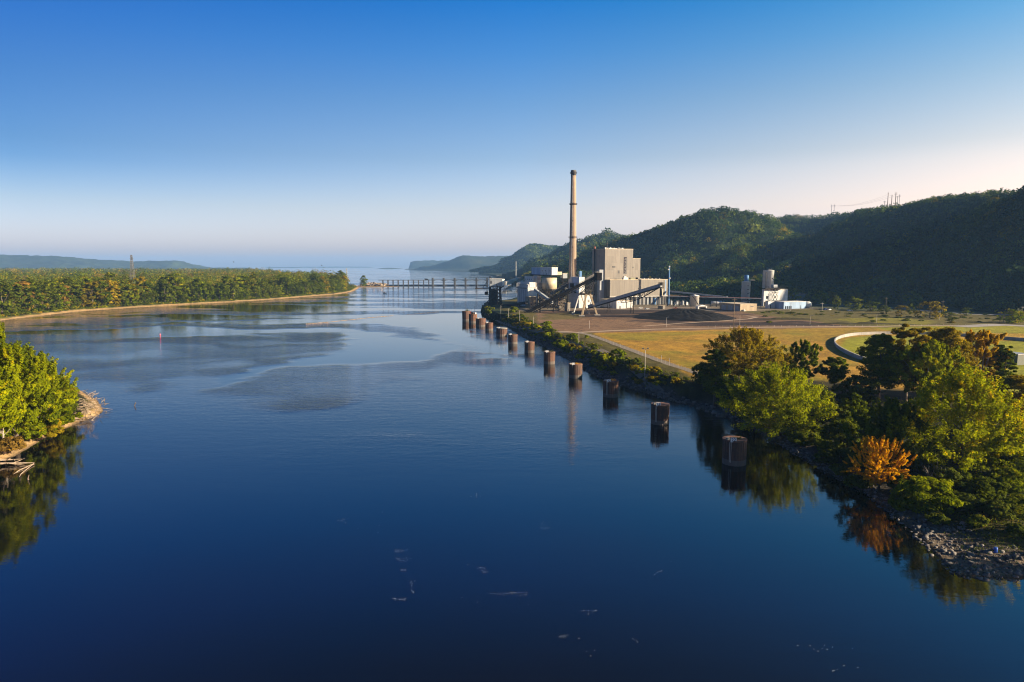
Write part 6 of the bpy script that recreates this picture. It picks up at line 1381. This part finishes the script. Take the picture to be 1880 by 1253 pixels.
vehicle('white car parked alone at the scrub edge, right of the others', 1560, 571.5, .2, M['carw'])
vehicle('white pickup parked with its side to the sun behind the pale pole', 1523, 570, .5, M['carw'], 'pickup')
vehicle('blue car parked beside the white pickup', 1516, 569, .4, M['bluep'])
vehicle('dark red pickup on the yard left of the storage tank', 1240, 567, .1, M['red'], 'pickup')
vehicle('white pickup on the yard below the turbine hall', 1176, 567, .2, M['carw'], 'pickup')
vehicle('grey car near the white warehouse', 1188, 568.5, .5, M['galv'])
for k, (px, pb, lb) in enumerate([(1856, 567.5, 'longer white trailer parked by the far road'), (1874, 567, 'shorter white trailer right of the longer one')]):
    x, y, z = W(px, pb, ZF); t = thing('trailer', lb, 'trailer', (x, y, z)); ln = [8, 4][k]; mb = MB(); mb.box((x, y, ZF+.9), ln, 2.5, 2.7, .1); mb.build('box', M['wpaint'], t)
    for a in (-.3, .3): mb = MB(); mb.tube([(x+a*ln, y-1.2, ZF+.5), (x+a*ln, y+1.2, ZF+.5)], .5, 10); mb.build('wheel', M['rubber'], t)

# ---- village and far houses by the lock
for k, (px, py, s_, m_, lb) in enumerate([(914, 505.5, 12, 'tan', 'tan house at the left end of the far village'), (925, 507, 14, 'cream', 'long beige house in the far village'), (934, 508.5, 12, 'conc', 'grey roofed house in the far village by the radio mast'), (940, 506.5, 8, 'wpaint', 'tiny white house left of the radio mast'), (955, 510, 15, 'wpaint', 'white gabled hall right of the radio mast'), (971.5, 501.5, 10, 'wpaint', 'bright white house on the slope behind the filter houses'), (963, 503, 9, 'cream', 'pale house on the slope right of the radio mast'), (851, 497, 12, 'wpaint', 'white speck of a house at the foot of the second far bluff')]):
    x, y, z = W(px, py, 2.0); y = min(y, 2900 if k < 7 else 7000); q = P(px, py, y); x = q[0]; z0 = 1. if k < 5 else q[2]-6
    t = thing('house', lb, 'house', (x, y, z0)); hh = s_*.38; mb = MB(); mb.box((x, y, z0-1), s_, s_*.7, hh+1+(max(q[2]-z0, 0) if k > 4 else 0)); zt = z0+hh+(max(q[2]-z0, 0) if k > 4 else 0); mb.build('wall', M[m_], t)
    mb = MB(); a = s_/2+.5; b2 = s_*.35+.5; mb.add([(x-a, y-b2, zt), (x+a, y-b2, zt), (x+a, y+b2, zt), (x-a, y+b2, zt), (x-a, y, zt+s_*.25), (x+a, y, zt+s_*.25)], [(0, 1, 5, 4), (2, 3, 4, 5), (0, 4, 3), (1, 2, 5), (0, 3, 2, 1)]); mb.build('roof', M['steel'] if k not in (4,) else M['wpaint'], t)

# ---- river things
x, y, _ = W(294, 616, 0); t = thing('buoy', 'red can buoy afloat in the river off the sandy point', 'buoy', (x, y, 0)); mb = MB(); mb.lathe((x, y), [(.05, -.8), (.42, -.5), (.42, .15), (.27, .25), (.27, 1.2), (.05, 1.25)], 18); mb.build('body', M['redp'], t, True); mb = MB(); mb.lathe((x, y), [(.28, .7), (.30, .73), (.30, .9), (.28, .93)], 18); mb.build('band', M['wpaint'], t)
x, y, _ = W(706.5, 538.5, 0); t = thing('motor_boat', 'small dark boat below the dam in mid river', 'boat', (x, y, 0)); mb = MB(); q = []
for a, w_ in ((-3.2, .95), (-1, 1.15), (1.5, 1.0), (3.6, .05)): q += [(x+a, y-w_, .75+.05*a*(a > 1)), (x+a, y-w_*.6, -.2), (x+a, y+w_*.6, -.2), (x+a, y+w_, .75+.05*a*(a > 1))]
mb.add(q, [(i*4+k, i*4+k+1, (i+1)*4+k+1, (i+1)*4+k) for i in range(3) for k in range(3)]+[(0, 1, 2, 3), (3, 0, 4, 7), (7, 4, 8, 11), (11, 8, 12, 15)]); mb.build('hull', M['dark'], t); mb = MB(); mb.box((x-.6, y, .76), 1.8, 1.3, 1.3); mb.build('console', M['steel'], t); mb = MB(); mb.box((x-3.4, y, .2), .5, .5, 1.2); mb.build('outboard_motor', M['rubber'], t)
for k, (px, py, D, lb) in enumerate([(429, 481.7, 330, 'dark bird gliding above the far bluff end'), (590.5, 487.7, 360, 'dark bird low above the skyline right of the other one')]):
    x, y, z = P(px, py, D); t = thing('bird', lb, 'bird', (x, y, z)); mb = MB(); mb.tube([(x-.35, y, z), (x-.15, y, z+.04), (x+.2, y, z+.03), (x+.4, y, z-.02)], [.02, .11, .1, .02], 8); mb.build('body', M['dark'], t)
    for s_ in (-1, 1): mb = MB(); mb.add([(x+.15, y, z+.06), (x-.18, y, z+.06), (x-.22, y+s_*.45, z+.24), (x-.1, y+s_*.85, z+.14), (x+.08, y+s_*.45, z+.26), (x+.12, y, z+.1), (x-.15, y, z+.1)], [(0, 1, 2, 4), (4, 2, 3), (5, 4, 2, 6), (4, 3, 2)]); mb.build('wing', M['dark'], t)
for k, (px, py, lb) in enumerate([(191, 737, 'snag of two sticks rising from the water off the driftwood point'), (247, 746, 'single short snag standing farther out in the water')]):
    x, y, _ = W(px, py, 0); mb = MB(); mb.tube([(x, y, -.6), (x+.1, y, .5), (x+.3, y+.1, 1.3)], [.16, .12, .07], 6)
    if k == 0: mb.tube([(x-.5, y, -.6), (x-.9, y, .8), (x-.8, y, 1.1)], [.14, .08, .05], 6); mb.tube([(x, y, .3), (x+1.0, y+.2, .9)], [.08, .03], 5)
    else: mb.tube([(x+.15, y, .6), (x+.6, y, 1.2)], [.13, .1], 6)
    one(mb, 'snag', M['wood'], lb, 'snag')
x, y, z = W(1827, 1019, .8); z = ground_z(x, y); t = thing('barrel', 'blue plastic barrel standing on the stony shore', 'barrel', (x, y, z)); mb = MB(); mb.lathe((x, y), [(.27, z-.05), (.32, z+.1), (.32, z+.3), (.335, z+.33), (.32, z+.36), (.32, z+.6), (.335, z+.63), (.32, z+.66), (.32, z+.85), (.28, z+.93), (.05, z+.94)], 20); mb.build('body', M['bluep'], t, True); mb = MB(); mb.lathe((x+.12, y), [(.05, z+.94), (.05, z+.98), (.01, z+.98)], 8); mb.build('bung', M['rubber'], t)
# driftwood
g = np.random.default_rng(20)
def log(label, p0, p1, r, nb=0, bend=.4, name='driftwood_log', cat='driftwood'):
    a, b_ = np.array(p0, float), np.array(p1, float); m_ = (a+b_)/2+g.normal(0, bend, 3)*np.array((1, 1, .5)); mb = MB(); mb.tube([a, a*.75+m_*.25, m_, b_*.5+m_*.5, b_], [r, r*.9, r*.8, r*.6, r*.25], 7)
    for k in range(nb): t_ = g.uniform(.3, .9); q = a+(b_-a)*t_; d = (b_-a)/np.linalg.norm(b_-a); e = q+(d*g.uniform(.5, 1.2)+rand_dir(1, g)[0]*.7)*np.linalg.norm(b_-a)*.22; mb.tube([q, (q+e)/2+g.normal(0, .1, 3), e], [r*.4, r*.25, r*.08], 5, False)
    return one(mb, name, M['drift'], label, cat)
def SP(px, py, z): return np.array(W(px, py, z))
log('bleached log lying along the tip of the sandy point', SP(130, 770, 1), SP(166, 768, .9), .35, 1)
log('pale log at the water edge under the bush on the tip', SP(126, 758, 1.6), SP(140, 772, 1.2), .25)
log('long pale trunk high on the driftwood heap', SP(120, 706, 2.4), SP(148, 722, 1.8), .3, 1)
log('second long trunk on the driftwood heap, below the highest', SP(123, 717, 2), SP(152, 724, 1.6), .28)
log('thin dark pole leaning over the water from the driftwood heap', SP(155, 718, 2.2), SP(176, 735, .3), .14)
log('thick root end at the outer tip of the driftwood heap', SP(150, 740, 1.6), SP(186, 752, .4), .3, 5)
log('forked bleached branch on top of the driftwood heap', SP(154, 738, 2.4), SP(164, 756, 1.2), .22, 3)
log('pale curved branch in front of the driftwood heap', SP(100, 750, 2.2), SP(118, 752, 1.9), .2)
log('largest bleached fallen tree reaching into the water at the left edge', SP(-30, 852, 1.4), SP(63, 850, .25), .32, 5, .8, 'fallen_tree')
log('bleached limb slanting down into the water below the largest fallen tree', SP(62, 852, .3), SP(18, 876, -.2), .17)
log('thin bleached limb trailing into the water beside the slanting one', SP(60, 853, .3), SP(30, 888, -.3), .13)
log('bleached bough lying on the sand behind the largest fallen tree', SP(-20, 846, 1.6), SP(40, 843, .8), .2, 3)
log('short stub of branch sticking up from the water', SP(54, 881, -.2), SP(53, 873, 1.1), .15, 1)
mb = MB()
for k in range(340):
    px, py = 157+g.normal(0, 13), 746+g.normal(0, 11); a = SP(px, py, g.uniform(.2, 3.4)*(1 if px < 175 else .5)); d = rand_dir(1, g)[0]*np.array((1, 1, .35)); l_ = g.uniform(1, 4.2); b_ = a+d*l_; b_[2] = max(b_[2], -.2); mb.tube([a, (a+b_)/2+g.normal(0, .15, 3), b_], [.11, .08, .03], 4, False)
setp(mb.build('driftwood', M['drift']), 'tangled heap of grey driftwood sticks at the tip of the sandy point', None, None, 'stuff')
# shore stones, foam
X = g.uniform(60, 140, 30000); Y = g.uniform(92, 190, 30000); h, s = bank_h(X, Y); k = (s > -1.2) & (s < 2.2+4.5*sstep(150, 118, Y)+g.exponential(1.5, len(s))-.5) & (X < .95*Y+6); 
pt = np.stack([X[k], Y[k], np.maximum(h[k], -.1)+.02], 1)
X = g.uniform(-40, 110, 30000); Y = g.uniform(185, 520, 30000); h, s = bank_h(X, Y); k = (s > -.6) & (s < 5+g.normal(0, 1, len(s)))
pt2 = np.stack([X[k], Y[k], np.maximum(h[k], -.1)+.05], 1)
rocks('shore_stones', 'grey stones strewn along the near shore', pt, .12, 41, RK, 'stuff', None, None, .8); rocks('riprap', 'dark riprap stones along the foot of the bank', pt2, .36, 42, RK, 'stuff')
C = []
for px, py, n, sx, sy in [(735, 1012, 30, 14, 3), (738, 1028, 34, 13, 4), (742, 1046, 18, 6, 3), (757, 1070, 14, 4, 6), (758, 1085, 12, 3, 5), (733, 1100, 34, 14, 4), (880, 1043, 22, 12, 3), (890, 1050, 14, 8, 3), (935, 1090, 40, 22, 4), (965, 1092, 14, 8, 3), (1000, 970, 20, 8, 3), (998, 962, 14, 6, 3), (870, 911, 26, 8, 3), (630, 955, 24, 12, 4), (1090, 1122, 20, 12, 4), (1045, 1168, 18, 18, 6), (1210, 1050, 14, 14, 5), (1170, 1175, 10, 8, 4), (1085, 1200, 8, 14, 8), (1500, 1190, 24, 40, 10), (1540, 1230, 14, 30, 8), (690, 960, 12, 30, 20), (1000, 1100, 14, 160, 60)]:
    for k in range(max(3, n*2//5)): C.append(W(px+g.normal(0, sx*.6), py+g.normal(0, sy*.6), .015))
C = np.array(C); V, Fc = quads(C, np.tile([0, 0, 1.], (len(C), 1))+g.normal(0, .02, (len(C), 3)), .062, g, .7)
setp(link('foam', np_mesh('foam', V, Fc, M['sign'])), 'scattered white foam flecks drifting on the near water', None, None, 'stuff')
# ------------------------------------------------------------------ haze
hz = MB(); X0, X1, Y0, Y1, Z0, Z1 = -13500, 13500, -400, 23500, -6, 330
hz.add([(x, y, z) for z in (Z0, Z1) for x, y in ((X0, Y0), (X1, Y0), (X1, Y1), (X0, Y1))], [(3, 2, 1, 0), (4, 5, 6, 7), (0, 1, 5, 4), (1, 2, 6, 5), (2, 3, 7, 6), (3, 0, 4, 7)])
m = bpy.data.materials.new('haze'); m.use_nodes = True; nt = m.node_tree; nt.nodes.remove(nt.nodes['Principled BSDF'])
pv = N(nt, 'ShaderNodeVolumePrincipled'); pv.inputs['Color'].default_value = (.27, .54, 1., 1); pv.inputs['Density'].default_value = 5.0e-5; pv.inputs['Anisotropy'].default_value = .1
L(nt, pv.outputs[0], nt.nodes['Material Output'].inputs['Volume'])
setp(hz.build('haze', m), 'thin blue evening haze over the river valley', None, None, 'stuff')
